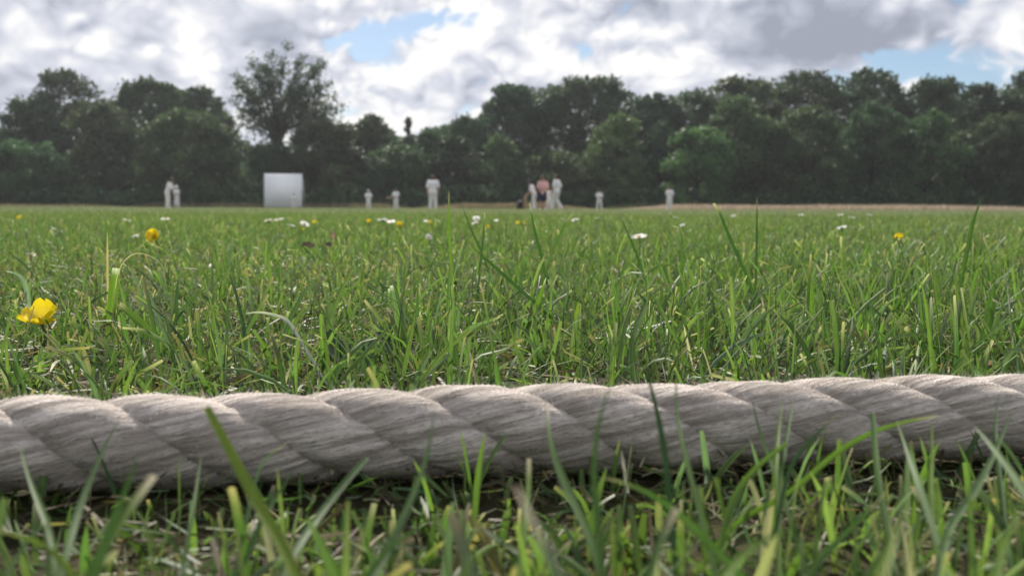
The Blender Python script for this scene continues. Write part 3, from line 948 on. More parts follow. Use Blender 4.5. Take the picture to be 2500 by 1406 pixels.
# rough grass along the edge of the field
def rough_grass(name, label, x0, x1, Y, hgt, n, cols, seed, depth=5.0, fade=0.1):
    r = np.random.default_rng(seed)
    a, b = at(x0, 508, Y).x, at(x1, 508, Y).x
    p = np.stack([r.uniform(a, b, n), Y + r.uniform(0, depth, n), np.zeros(n)], 1)
    e = np.clip(np.minimum(p[:, 0] - a, b - p[:, 0]) / (abs(b - a) * fade + 1e-6), 0.04, 1)
    e *= 0.88 + 0.24 * value_noise(p[:, 0] + 300, p[:, 1], 0.35, seed)
    L = hgt * r.uniform(0.65, 1.15, n) * e
    cols = np.array(cols)
    col = cols[r.integers(0, len(cols), n)] * r.uniform(0.8, 1.2, (n, 1))
    V, Q, Cc = blade_mesh(p, L, r.uniform(0.025, 0.055, n), r.uniform(0, 2 * np.pi, n), np.abs(r.normal(0, 0.2, n)), np.abs(r.normal(0, 0.4, n)), 2, col, r.random(n) < 0.2, False, None, r, 0.0)
    return tag(add(name, np_mesh(name, V, Q, GRASS_FAR, Cc)), label, 'grass', kind='stuff')

DRY = [(0.46, 0.37, 0.28), (0.40, 0.32, 0.24), (0.52, 0.43, 0.33), (0.36, 0.30, 0.21)]
OLIVE = [(0.20, 0.17, 0.09), (0.12, 0.14, 0.06), (0.26, 0.20, 0.12)]
rough_grass('long_grass', 'strip of straw-coloured long grass along the right edge of the field', 1500, 2640, 74, 0.52, 18000, DRY, 1, fade=0.14)
rough_grass('long_grass', 'brownish long grass behind the middle group of cricketers', 985, 1475, 80, 0.62, 9000, [(0.34, 0.25, 0.17)] + OLIVE, 2, fade=0.3)
rough_grass('long_grass', 'patchy dry grass at the left edge of the field', -160, 300, 78, 0.30, 6000, [(0.24, 0.22, 0.12), (0.10, 0.13, 0.05)] + OLIVE, 3, fade=0.25)
rough_grass('long_grass', 'green and olive rough grass beyond the sight screen', 280, 1010, 84, 0.55, 8000, OLIVE + [(0.07, 0.10, 0.04)], 4)
rough_grass('long_grass', 'dark green rough grass under the right wood', 1440, 2640, 84, 0.8, 10000, [(0.06, 0.08, 0.03), (0.09, 0.10, 0.04)], 5)

# ------------------------------------------------------------------ haze over the field
hz = Mesh().box((0, 55, 15.5), (240, 150, 35)).mesh('haze', None)
hm_ = bpy.data.materials.new('haze')
hm_.use_nodes = True
ht = hm_.node_tree
ht.nodes.clear()
pv = nd(ht, 'ShaderNodeVolumePrincipled')
pv.inputs['Color'].default_value = (0.86, 0.90, 0.96, 1)
pv.inputs['Density'].default_value = 0.00030
pv.inputs['Anisotropy'].default_value = 0.35
ho = nd(ht, 'ShaderNodeOutputMaterial')
ht.links.new(pv.outputs[0], ho.inputs['Volume'])
hz.materials.append(hm_)
tag(add('haze', hz), 'faint pale haze over the field and trees', 'haze', kind='stuff')

# ------------------------------------------------------------------ sight screen
WHITE = material('white_paint', (0.92, 0.925, 0.94), 0.95, 0.05, var=0.02, vscale=1.5)
FRAME = material('painted_steel', (0.45, 0.52, 0.53), 0.5, 0.4, var=0.2, vscale=6)
RUBBER = material('rubber', (0.03, 0.03, 0.03), 0.8, 0.2, var=0.3)
SY = 66.0
pa, pb = at(648, 508, SY), at(735, 508, SY)
ssx = (pa.x + pb.x) / 2
SW = (pb.x - pa.x) / math.cos(R(9))
SH = (at(690, 425, SY).z - 0.12) / math.cos(R(10))
screen = tag(empty('sight_screen', (ssx, SY, 0), R(9)), 'large white sight screen standing on the far side of the field', 'sight screen')
mb = Mesh()
lean = R(10)
cs, sn = math.cos(lean), math.sin(lean)
z = 0.12 + SH / 2
Mesh().box((0, 0.02 + sn * z, z * cs), (SW, 0.03, SH), Euler((-lean, 0, 0))).build('panel', WHITE, screen)
for sx in (-1, 1):
    Mesh().box((sx * (SW / 2 + 0.03), 0.03 + sn * (SH / 2 + .1), (SH / 2 + 0.1) * cs), (0.06, 0.06, SH + 0.06), Euler((-lean, 0, 0))).build('upright', FRAME, screen)
    Mesh().tube([(sx * (SW / 2 + 0.03), 0.05 + sn * SH * 0.97, SH * cs * 0.97 + 0.08), (sx * (SW / 2 + 0.10), 1.85, 0.06)], [0.035, 0.035], 8).build('rear_strut', FRAME, screen)
    Mesh().tube([(sx * (SW / 2 + 0.03), 0.0, 0.10), (sx * (SW / 2 + 0.10), 1.85, 0.10)], [0.03, 0.03], 8).build('foot_rail', FRAME, screen)
    for yy in (0.12, 1.7):
        w = Mesh().tube([(sx * (SW / 2 + 0.14) - 0.03, yy, 0.10), (sx * (SW / 2 + 0.14) + 0.03, yy, 0.10)], [0.11, 0.11], 14)
        w.build('wheel', RUBBER, screen)
Mesh().box((0, 0.05 + sn * (SH + 0.12), (SH + 0.15) * cs), (SW + 0.12, 0.06, 0.05)).build('top_rail', WHITE, screen)

# ------------------------------------------------------------------ people
SKIN = material('skin', (0.45, 0.27, 0.20), 0.55, 0.35, var=0.12, vscale=14)
EYE = material('eye', (0.03, 0.02, 0.02), 0.3, 0.5)
LIP = material('lip', (0.35, 0.13, 0.11), 0.5, 0.4)
HAIR_D = material('hair_dark', (0.025, 0.018, 0.013), 0.7, 0.3, var=0.4, vscale=60, bump=0.5, bscale=90)
HAIR_B = material('hair_brown', (0.07, 0.045, 0.028), 0.7, 0.3, var=0.4, vscale=60, bump=0.5, bscale=90)
KIT = material('cricket_whites', (0.90, 0.895, 0.88), 0.9, 0.1, var=0.05, vscale=6, bump=0.35, bscale=16)
KIT_C = material('cream_flannel', (0.82, 0.80, 0.75), 0.85, 0.15, var=0.08, vscale=6, bump=0.35, bscale=16)
PINK = material('pink_shirt', (0.76, 0.46, 0.45), 0.85, 0.15, var=0.15, vscale=6, bump=0.35, bscale=16)
NAVY = material('navy_cloth', (0.030, 0.040, 0.085), 0.8, 0.2, var=0.25, vscale=8, bump=0.3, bscale=18)
PAD = material('pad_canvas', (0.76, 0.75, 0.72), 0.7, 0.2, var=0.08, vscale=9)
GLOVE = material('glove', (0.72, 0.70, 0.66), 0.7, 0.2, var=0.1)
SHOE = material('shoe', (0.68, 0.67, 0.65), 0.6, 0.3, var=0.15)
WOOD = material('willow', (0.55, 0.40, 0.22), 0.5, 0.35, var=0.2, vscale=7)
BLACKCLOTH = material('black_canvas', (0.022, 0.022, 0.026), 0.8, 0.2, var=0.3, vscale=9, bump=0.3)

def remesh(parts, voxel, name, mats, extra=None, smooth_it=4):
    """union of tapered capsules as one smooth closed surface"""
    mb = Mesh()
    for p0, r0, p1, r1 in parts:
        p0, p1 = np.array(p0, float), np.array(p1, float)
        d = p1 - p0
        ln = np.linalg.norm(d)
        d = d / ln if ln > 1e-6 else np.array((0, 0, 1.0))
        pts, rad = [], []
        for a in np.linspace(-0.98, 0, 5):
            pts.append(p0 + d * r0 * a); rad.append(r0 * math.sqrt(1 - a * a))
        for a in np.linspace(0, 0.98, 5):
            pts.append(p1 + d * r1 * a); rad.append(r1 * math.sqrt(1 - a * a))
        mb.tube(np.array(pts) + np.linspace(0, 1e-4, 10)[:, None] * d, rad, 10)
    me = mb.mesh('tmp', None)
    o = bpy.data.objects.new('tmp', me)
    C.objects.link(o)
    md = o.modifiers.new('r', 'REMESH'); md.mode = 'VOXEL'; md.voxel_size = voxel
    sm = o.modifiers.new('s', 'SMOOTH'); sm.iterations = smooth_it; sm.factor = 0.5
    dg = bpy.context.evaluated_depsgraph_get()
    ev = o.evaluated_get(dg)
    res = ev.to_mesh()
    nv = len(res.vertices)
    V = np.empty(nv * 3); res.vertices.foreach_get('co', V)
    F = [tuple(p.vertices) for p in res.polygons]
    ev.to_mesh_clear()
    bpy.data.objects.remove(o)
    out = Mesh().add(V.reshape(-1, 3), [f for f in F if len(f) == 4], [f for f in F if len(f) == 3])
    if extra:
        extra(out)
    return out.mesh(name, mats, True)

def person(label, px, Y, height, face, lean=0.0, head_tilt=0.0, arms=None, legs=None, top=KIT, bottom=KIT_C, shorts=False, hair=HAIR_D, hat=None, pads=False, group='cricketers out on the field', build=1.0, sleeve=0.62, head_turn=0.0):
    """face: direction the person looks, radians from +Y (away from the camera) towards +X.
    local axes: x = the person's right, y = forward, z = up; lengths in units of height"""
    H = height
    c = at(px, 508, Y)
    root = tag(empty('person', (c.x, Y, 0), -face), label, 'person', group)
    lm = np.array
    def tilt(p, ang=lean, piv=0.52):
        x, y, z = p
        dy, dz = y, z - piv
        return lm((x, dy * math.cos(ang) + dz * math.sin(ang), piv + dz * math.cos(ang) - dy * math.sin(ang)))
    arms = arms or {}
    legs = legs or {}
    bw = build
    hipL, hipR = lm((-0.052, 0, 0.52)), lm((0.052, 0, 0.52))
    shL, shR = tilt((-0.105 * bw, 0, 0.805)), tilt((0.105 * bw, 0, 0.805))
    chest, waist, neck = tilt((0, 0.0, 0.735)), tilt((0, 0, 0.60)), tilt((0, 0, 0.845))
    hd = neck + lm((0, math.sin(lean + head_tilt) * 0.085, math.cos(lean + head_tilt) * 0.085))
    P = []
    P.append((tilt((-0.05, 0, 0.545)), 0.062 * bw, tilt((0.05, 0, 0.545)), 0.062 * bw))
    P.append((tilt((-0.036, 0, 0.60)), 0.056 * bw, tilt((0.036, 0, 0.60)), 0.056 * bw))
    P.append((waist, 0.07 * bw, chest, 0.076 * bw))
    P.append((tilt((-0.050, 0, 0.735)), 0.062 * bw, tilt((0.050, 0, 0.735)), 0.062 * bw))
    P.append((shL, 0.042, shR, 0.042))
    torso = list(P)
    headp = [(tilt((0, 0, 0.82)), 0.034, hd, 0.032), (hd, 0.060, hd + lm((0, -0.006, 0.022)), 0.060), (hd + lm((0, 0.018, -0.028)), 0.042, hd + lm((0, 0.012, 0.0)), 0.05)]
    P += headp
    armsets, hands = [], []
    for s, sh, key in ((-1, shL, 'L'), (1, shR, 'R')):
        el, wr = arms.get(key, ((s * 0.150 * bw, 0.0, 0.635), (s * 0.158 * bw, 0.045, 0.485)))
        el, wr = lm(el), lm(wr)
        A = [(sh, 0.040, el, 0.030), (el, 0.029, wr, 0.021)]
        d = wr - el; d = d / np.linalg.norm(d)
        hand = wr + d * 0.042
        A.append((wr, 0.021, hand, 0.023))
        armsets.append((s, sh, el, wr, hand, d))
        P += A
    legsets = []
    for s, hp, key in ((-1, hipL, 'L'), (1, hipR, 'R')):
        kn, an = legs.get(key, ((s * 0.068, 0.012, 0.285), (s * 0.080, -0.01, 0.045)))
        kn, an = lm(kn), lm(an)
        P += [(hp, 0.064, kn, 0.042), (kn, 0.041, an, 0.026), (an, 0.026, an + lm((0, 0.075, -0.026)), 0.020)]
        legsets.append((s, hp, kn, an))
    def extra(out):
        f = lm((0, math.cos(head_tilt + lean), -math.sin(head_tilt + lean)))
        upd = lm((0, math.sin(head_tilt + lean), math.cos(head_tilt + lean)))
        for s in (-1, 1):
            out.ball((hd + f * 0.058 + lm((s * 0.022, 0, 0)) + upd * 0.006) * H, (0.007 * H,) * 3, 8, 5, mi=1)
            out.ball((hd + lm((s * 0.060, 0, 0)) + upd * 0.0) * H, (0.008 * H, 0.012 * H, 0.019 * H), 8, 5)
        out.ball((hd + f * 0.066 - upd * 0.010) * H, (0.008 * H, 0.012 * H, 0.014 * H), 8, 5)
        out.ball((hd + f * 0.058 - upd * 0.036) * H, (0.018 * H, 0.006 * H, 0.005 * H), 8, 5, mi=2)
        # five fingers to each hand
        for s, sh, el, wr, hand, d in armsets:
            side = np.cross(d, lm((s * 1.0, 0.2, 0.0))); side /= np.linalg.norm(side) + 1e-9
            curlv = np.cross(side, d) * 1.0
            for j, ln in enumerate((0.036, 0.041, 0.038, 0.030)):
                b0 = hand + side * (0.0105 * (1.5 - j)) + d * 0.012
                m1 = b0 + d * ln * 0.5 + curlv * 0.004
                out.tube(lm([b0, m1, b0 + d * ln * 0.85 + curlv * 0.014]) * H, lm((0.0056, 0.0052, 0.0042)) * H, 6)
            b0 = wr + d * 0.02 + side * 0.018
            out.tube(lm([b0, b0 + side * 0.014 + d * 0.016, b0 + side * 0.016 + d * 0.036 + curlv * 0.008]) * H, lm((0.0065, 0.006, 0.005)) * H, 6)
    sc = lambda parts, k=1.0, a=0.0: [(np.array(p) * H, (r0 * k + a) * H, np.array(q) * H, (r1 * k + a) * H) for p, r0, q, r1 in parts]
    add('body', remesh(sc(P), 0.0135 * H, 'body', [SKIN, EYE, LIP], extra), root)
    # shirt: torso and sleeves
    ST = list(torso) + [(tilt((-0.045, 0, 0.50)), 0.066 * bw, tilt((0.045, 0, 0.50)), 0.066 * bw)]
    for s, sh, el, wr, hand, d in armsets:
        if sleeve > 1:
            ST += [(sh, 0.042, el, 0.034), (el, 0.034, el + (wr - el) * 0.9, 0.027)]
        else:
            ST.append((sh, 0.043, sh + (el - sh) * (0.35 + sleeve * 0.75), 0.042))
    add('shirt', remesh(sc(ST, 1.05, 0.006), 0.0145 * H, 'shirt', [top], None, 3), root)
    TR = [(lm((-0.045, 0, 0.525)), 0.062 * bw, lm((0.045, 0, 0.525)), 0.062 * bw)]
    for s, hp, kn, an in legsets:
        if shorts:
            TR.append((hp, 0.066, hp + (kn - hp) * 0.88, 0.058))
        else:
            TR += [(hp, 0.066, kn, 0.052), (kn, 0.052, an + lm((0, 0, -0.012)), 0.046)]
    add('shorts' if shorts else 'trousers', remesh(sc(TR, 1.03, 0.006), 0.0145 * H, 'trousers', [bottom], None, 3), root)
    for s, hp, kn, an in legsets:
        b = Mesh().ball((an + lm((0, 0.035, -0.022))) * H, (0.031 * H, 0.078 * H, 0.026 * H), 12, 8)
        b.build('shoe', SHOE, root, True)
        if pads:
            mid = (kn + an) / 2 + lm((0, 0.040, 0.02))
            dv = kn - an
            rot = Euler((-math.atan2(dv[1], dv[2]), 0, 0))
            b = Mesh()
            for j in range(5):
                b.box((mid + lm(((j - 2) * 0.021, 0.012 - abs(j - 2) * 0.006, 0))) * H, (0.022 * H, 0.030 * H, 0.27 * H), rot)
            b.ball((kn + lm((0, 0.042, 0.02))) * H, (0.056 * H, 0.026 * H, 0.05 * H), 10, 7)
            pd = b.build('pad', PAD, root)
    tl = lean + head_tilt
    rot = Euler((-tl, 0, 0))
    hb = Mesh().ball((hd + lm((0, -0.008, 0.018))) * H, (0.066 * H, 0.072 * H, 0.062 * H), 14, 8, rot, z0=-0.15)
    hb.ball((hd + lm((0, -0.026, 0.0))) * H, (0.060 * H, 0.045 * H, 0.062 * H), 12, 8, rot)
    hb.build('hair', hair, root, True)
    if hat in ('cap', 'navy cap'):
        m_ = NAVY if hat == 'navy cap' else KIT
        b = Mesh().ball((hd + lm((0, -0.002, 0.026))) * H, (0.072 * H, 0.078 * H, 0.062 * H), 16, 7, rot, z0=0.0)
        cp = b.build('cap', m_, root, True)
        b = Mesh().ball((hd + lm((0, 0.074 * math.cos(tl), 0.030 - 0.074 * math.sin(tl)))) * H, (0.055 * H, 0.050 * H, 0.006 * H), 14, 6, rot)
        b.build('brim', m_, cp, True)
    elif hat == 'helmet':
        b = Mesh().ball((hd + lm((0, -0.004, 0.016))) * H, (0.084 * H, 0.092 * H, 0.082 * H), 16, 9, rot, z0=-0.3)
        hm = b.build('helmet', PAD, root, True)
        b = Mesh()
        for j in range(3):
            zz = -0.012 - j * 0.02
            b.tube([(hd + lm((math.sin(a) * 0.085, math.cos(a) * 0.098, zz))) * H for a in np.linspace(-1.3, 1.3, 9)], 0.004 * H, 5)
        b.build('grille', FRAME, hm)
        b = Mesh().ball((hd + lm((0, 0.088, 0.016))) * H, (0.06 * H, 0.035 * H, 0.006 * H), 12, 6, rot)
        b.build('peak', PAD, hm, True)
    return root

TOCAM = math.pi
FOLD = {'L': ((-0.165, 0.02, 0.655), (0.015, 0.105, 0.665)), 'R': ((0.165, 0.02, 0.655), (-0.015, 0.110, 0.685))}
HOLD = {'L': ((-0.150, 0.03, 0.64), (-0.045, 0.15, 0.60)), 'R': ((0.150, 0.03, 0.64), (0.045, 0.15, 0.60))}
BACKHANDS = {'L': ((-0.165, -0.03, 0.65), (-0.035, -0.095, 0.545)), 'R': ((0.165, -0.03, 0.65), (0.035, -0.095, 0.545))}
WIDE = {'L': ((-0.085, 0.02, 0.29), (-0.115, -0.01, 0.045)), 'R': ((0.085, 0.02, 0.29), (0.115, -0.01, 0.045))}
STRIDE = {'L': ((-0.055, 0.085, 0.29), (-0.058, 0.105, 0.045)), 'R': ((0.055, 0.035, 0.285), (0.058, -0.115, 0.070))}

person('adult in cricket whites bending over a padded child at the left', 410, 46, 1.80, R(80), lean=0.30, head_tilt=0.45,
       arms={'L': ((-0.13, 0.14, 0.63), (-0.05, 0.25, 0.56)), 'R': ((0.13, 0.13, 0.62), (0.05, 0.25, 0.55))}, hair=HAIR_D)
person('child in white helmet and batting pads beside the bending adult', 433, 45.2, 1.28, R(205), hat='helmet', pads=True, arms=HOLD, lean=0.06)
person('small child in whites standing in front of the sight screen', 718, 62, 1.15, R(150), arms=HOLD, hair=HAIR_D, legs=WIDE)
person('child in whites with folded arms right of the sight screen', 900, 54, 1.26, TOCAM, arms=FOLD, hat='cap', build=1.15, sleeve=1.5)
person('child in whites holding a bat out sideways', 967, 52, 1.32, R(195), arms={'L': ((-0.15, 0.02, 0.64), (-0.10, 0.11, 0.56)), 'R': ((0.17, 0.05, 0.63), (0.225, 0.10, 0.555))}, hair=HAIR_D)
person('tall adult in whites seen from behind with head bowed', 1057, 43.5, 1.88, R(5), lean=0.05, head_tilt=0.55, build=1.15, hair=HAIR_B,
       arms={'L': ((-0.168, 0.0, 0.635), (-0.165, 0.045, 0.49)), 'R': ((0.168, 0.0, 0.635), (0.165, 0.045, 0.49))})
person('person in whites and navy cap reaching down to the stumps', 1304, 44, 1.66, R(-75), lean=0.34, head_tilt=0.25, hat='navy cap',
       arms={'L': ((-0.12, 0.10, 0.60), (-0.09, 0.24, 0.50)), 'R': ((0.12, 0.14, 0.60), (0.09, 0.27, 0.47))})
person('man in pink shirt and navy shorts amid the group', 1325, 43.6, 1.84, R(190), top=PINK, bottom=NAVY, shorts=True, hair=HAIR_B, arms=HOLD, head_tilt=0.2)
person('child in whites half hidden behind the man in pink', 1339, 45, 1.26, R(170), hair=HAIR_B)
person('tall adult in whites striding left beside the man in pink', 1359, 42.8, 1.90, R(-62), legs=STRIDE, head_tilt=0.3, hair=HAIR_B, build=1.12,
       arms={'L': ((-0.158, 0.03, 0.635), (-0.14, 0.10, 0.50)), 'R': ((0.158, -0.05, 0.64), (0.15, -0.02, 0.50))})
person('child in whites standing with legs apart right of the group', 1463, 52, 1.30, R(175), legs=WIDE, arms=HOLD, hair=HAIR_B, head_tilt=0.2)
person('lone fielder in whites standing by the straw-coloured grass', 1634, 50, 1.48, R(-150), arms=BACKHANDS, hair=HAIR_D)

# bat in the child's hands
bx = at(967, 508, 52).x
bat = tag(empty('cricket_bat', (bx - 0.22, 52 - 0.16, 0.745), R(0)), 'wooden bat held out to the left by the child in whites', 'bat')
b = Mesh().box((-0.20, 0, -0.02), (0.40, 0.045, 0.095), Euler((0, R(-4), 0)))
b.box((-0.20, -0.028, -0.02), (0.39, 0.02, 0.05), Euler((0, R(-4), 0)))
b.build('blade', WOOD, bat)
Mesh().tube([(0.0, 0, -0.008), (0.13, 0.0, 0.0), (0.22, 0.01, 0.004)], [0.016, 0.015, 0.016], 8).build('handle', RUBBER, bat, True)

# stumps and the dark bag beside them
sx = at(1281, 508, 43.8)
st = tag(empty('cricket_stumps', (sx.x, 43.8, 0)), 'set of three pale wooden stumps under the reaching hand', 'stumps')
for k in (-1, 0, 1):
    Mesh().tube([(k * 0.085, 0, -0.05), (k * 0.085, 0, 0.60), (k * 0.085, 0, 0.66)], [0.022, 0.022, 0.018], 10).build('stump', WOOD, st, True)
for k in (-0.5, 0.5):
    Mesh().tube([(k * 0.085 - 0.05, 0, 0.672), (k * 0.085, 0, 0.674), (k * 0.085 + 0.05, 0, 0.672)], [0.007, 0.010, 0.007], 8).build('bail', WOOD, st, True)
bgx = at(1271, 508, 44.6)
kb = tag(empty('kit_bag', (bgx.x, 44.6, 0), R(20)), 'black kit bag standing just left of the stumps', 'bag')
b = Mesh()
prof = [(-0.20, 0.0), (-0.22, 0.25), (-0.17, 0.46), (0.0, 0.53), (0.18, 0.47), (0.22, 0.25), (0.20, 0.0)]
V = [(px_, y_, z_ ) for y_ in (-0.14, 0.0, 0.14) for px_, z_ in prof]
V = [(a * (1 if y_ == 0 else 0.88), y_, c_ * (1 if y_ == 0 else 0.93)) for (a, y_, c_) in V]
k7 = len(prof)
Q = [(j * k7 + i, j * k7 + i + 1, (j + 1) * k7 + i + 1, (j + 1) * k7 + i) for j in range(2) for i in range(k7 - 1)]
b.add(V, Q)
b.add([V[i] for i in range(k7)], [(0, 1, 5, 6), (1, 2, 4, 5)], [(2, 3, 4)])
b.add([V[2 * k7 + i] for i in range(k7)], [(6, 5, 1, 0), (5, 4, 2, 1)], [(4, 3, 2)])
b.build('bag_body', BLACKCLOTH, kb, True)
Mesh().tube([(math.sin(a) * 0.13, 0, 0.50 + math.cos(a) * 0.11) for a in np.linspace(-1.5, 1.5, 9)], 0.013, 6).build('handle', BLACKCLOTH, kb, True)

# ------------------------------------------------------------------ flowers
PETAL_Y = material('buttercup_petal', (0.82, 0.66, 0.02), 0.28, 0.5, var=0.12, vscale=300, transl=0.35)
STAMEN = material('stamen', (0.55, 0.38, 0.03), 0.6, 0.3, var=0.3, vscale=500)
STEM = material('flower_stem', (0.13, 0.20, 0.06), 0.5, 0.3, var=0.3, vscale=120, transl=0.2)
PETAL_W = material('daisy_petal', (0.86, 0.86, 0.86), 0.5, 0.3, var=0.04, vscale=200, transl=0.45)
DISC = material('daisy_disc', (0.62, 0.40, 0.03), 0.7, 0.2, var=0.3, vscale=700)

def petal_mesh(name, ln, wd, cup, mat, nu=6, nv=4, open_=0.6):
    V = []
    for i in range(nu + 1):
        t = i / nu
        w = wd * (math.sqrt(max(0.0, 1 - ((t - 0.58) / 0.43) ** 2)) if t > 0.58 else 0.20 + 0.80 * math.sin(t / 0.58 * math.pi / 2))
        ang = open_ + (1.45 - open_) * 0
        for j in range(nv + 1):
            s = (j / nv - 0.5)
            bend = cup * t * t
            rad = ln * t * math.cos(open_ + bend * 0.9)
            z = ln * t * math.sin(open_ + bend * 0.9) + abs(s) ** 2 * wd * 0.5
            V.append((s * w, rad - abs(s) ** 2 * wd * 0.3, z))
    k = nv + 1
    Q = [(i * k + j, i * k + j + 1, (i + 1) * k + j + 1, (i + 1) * k + j) for i in range(nu) for j in range(nv)]
    return np_mesh(name, np.array(V), np.array(Q), mat, smooth=True)

def stem_to(root, x, y, z, rad=0.0009, bend=0.006):
    n = 6
    pts = [(x * t + bend * math.sin(t * 3), y * t, -z * (t) ) for t in np.linspace(0, 1, n)]
    Mesh().tube(pts, np.linspace(rad, rad * 1.2, n), 6).build('stem', STEM, root, True)

pet_cache = {}
def buttercup(label, px, py, Y, dia, tiltx=0.0, tilty=0.0, opens=(0.5,), rz=0.0, seed=0, big=False):
    r = random.Random(seed)
    c = at(px, py, Y)
    root = tag(empty('buttercup', c), label, 'flower', 'yellow buttercups in the turf')
    head = add('flower_head', None, root) if False else root
    ml = dia * 0.54
    for k in range(5):
        op = opens[k % len(opens)]
        key = (round(op, 2), dia)
        if key not in pet_cache:
            pet_cache[key] = petal_mesh('petal', ml, dia * 0.60, 0.25, PETAL_Y, 12, 8, op)
        o = add('petal', pet_cache[key], root)
        o.rotation_euler = (Matrix.Rotation(tiltx, 3, 'X') @ Matrix.Rotation(tilty, 3, 'Y') @ Matrix.Rotation(rz + k * 2 * math.pi / 5 + r.uniform(-0.12, 0.12), 3, 'Z')).to_euler()
    b = Mesh().ball((0, 0, dia * 0.05), (dia * 0.09, dia * 0.09, dia * 0.08), 10, 7)
    ns = 26 if big else 12
    for k in range(ns):
        a = k * 2.4
        rr_ = dia * (0.08 + 0.09 * (k % 3) / 2)
        b.tube([(math.cos(a) * dia * 0.05, math.sin(a) * dia * 0.05, 0.0), (math.cos(a) * rr_, math.sin(a) * rr_, dia * 0.13)], [dia * 0.008, dia * 0.016], 4)
    ce = b.build('centre', STAMEN, root, True)
    ce.rotation_euler = (tiltx, tilty, 0)
    stem_to(root, r.uniform(-0.008, 0.008), r.uniform(-0.004, 0.01), c.z, 0.0010)
    return root

buttercup('large yellow buttercup at the left, nearest to the rope', 102, 790, 0.47, 0.0258, R(5), R(2), (1.10, 0.34, 0.16, 0.10, 0.62), -0.15, 3, True)
buttercup('open yellow buttercup standing behind the nearest one at the left', 378, 580, 1.20, 0.026, R(62), R(-6), (0.40, 0.55, 0.35), 0.5, 4, True)
buttercup('small buttercup among tall blades at the right', 2197, 584, 1.15, 0.0165, R(20), R(-28), (0.85, 0.5), 0.1, 5)
for i, (px, py, Y, d, lb) in enumerate(((48, 534, 2.6, 0.020, 'tiny blurred buttercup at the far left'), (768, 546, 2.4, 0.021, 'blurred buttercup right of the daisies below the sight screen'),
        (901, 543, 2.6, 0.021, 'blurred buttercup left of the twin daisies in the middle'), (975, 551, 2.1, 0.020, 'orange-yellow buttercup right of the twin daisies in the middle'),
        (1052, 545, 2.8, 0.016, 'faint buttercup below the adult seen from behind'), (1190, 557, 2.0, 0.015, 'small buttercup between the daisies and the group'),
        (1264, 547, 2.5, 0.018, 'faint buttercup left of the dark blade under the group'), (1278, 546, 2.7, 0.011, 'tiny buttercup bud next to the faint buttercup under the group'),
        (742, 562, 1.9, 0.010, 'yellow bud low in the grass below the sight screen'))):
    buttercup(lb, px, py, Y, d, R(35 + 20 * math.sin(i * 5)), R(20 * math.sin(i * 3)), (0.45, 0.6), i * 0.7, 20 + i)

def daisy_head(dia, n=22, seed=0):
    r = random.Random(seed)
    V, Q = [], []
    for k in range(n):
        a = k * 2 * math.pi / n + r.uniform(-0.05, 0.05)
        l = dia / 2 * r.uniform(0.88, 1.05)
        w = dia * 0.062
        zz = r.uniform(-0.02, 0.08) * dia
        ca, sa = math.cos(a), math.sin(a)
        for (t, ww, z) in ((0.25, 0.5, 0), (0.6, 1.0, 0.35), (0.9, 0.9, 0.75), (1.0, 0.35, 1.0)):
            for s in (-1, 1):
                V.append((ca * l * t - sa * w * ww * s, sa * l * t + ca * w * ww * s, zz * z + (k % 2) * 0.0003))
        b = k * 8
        Q += [(b + 2 * i, b + 2 * i + 1, b + 2 * i + 3, b + 2 * i + 2) for i in range(3)]
    return np_mesh('petals', np.array(V), np.array(Q), PETAL_W, smooth=True)

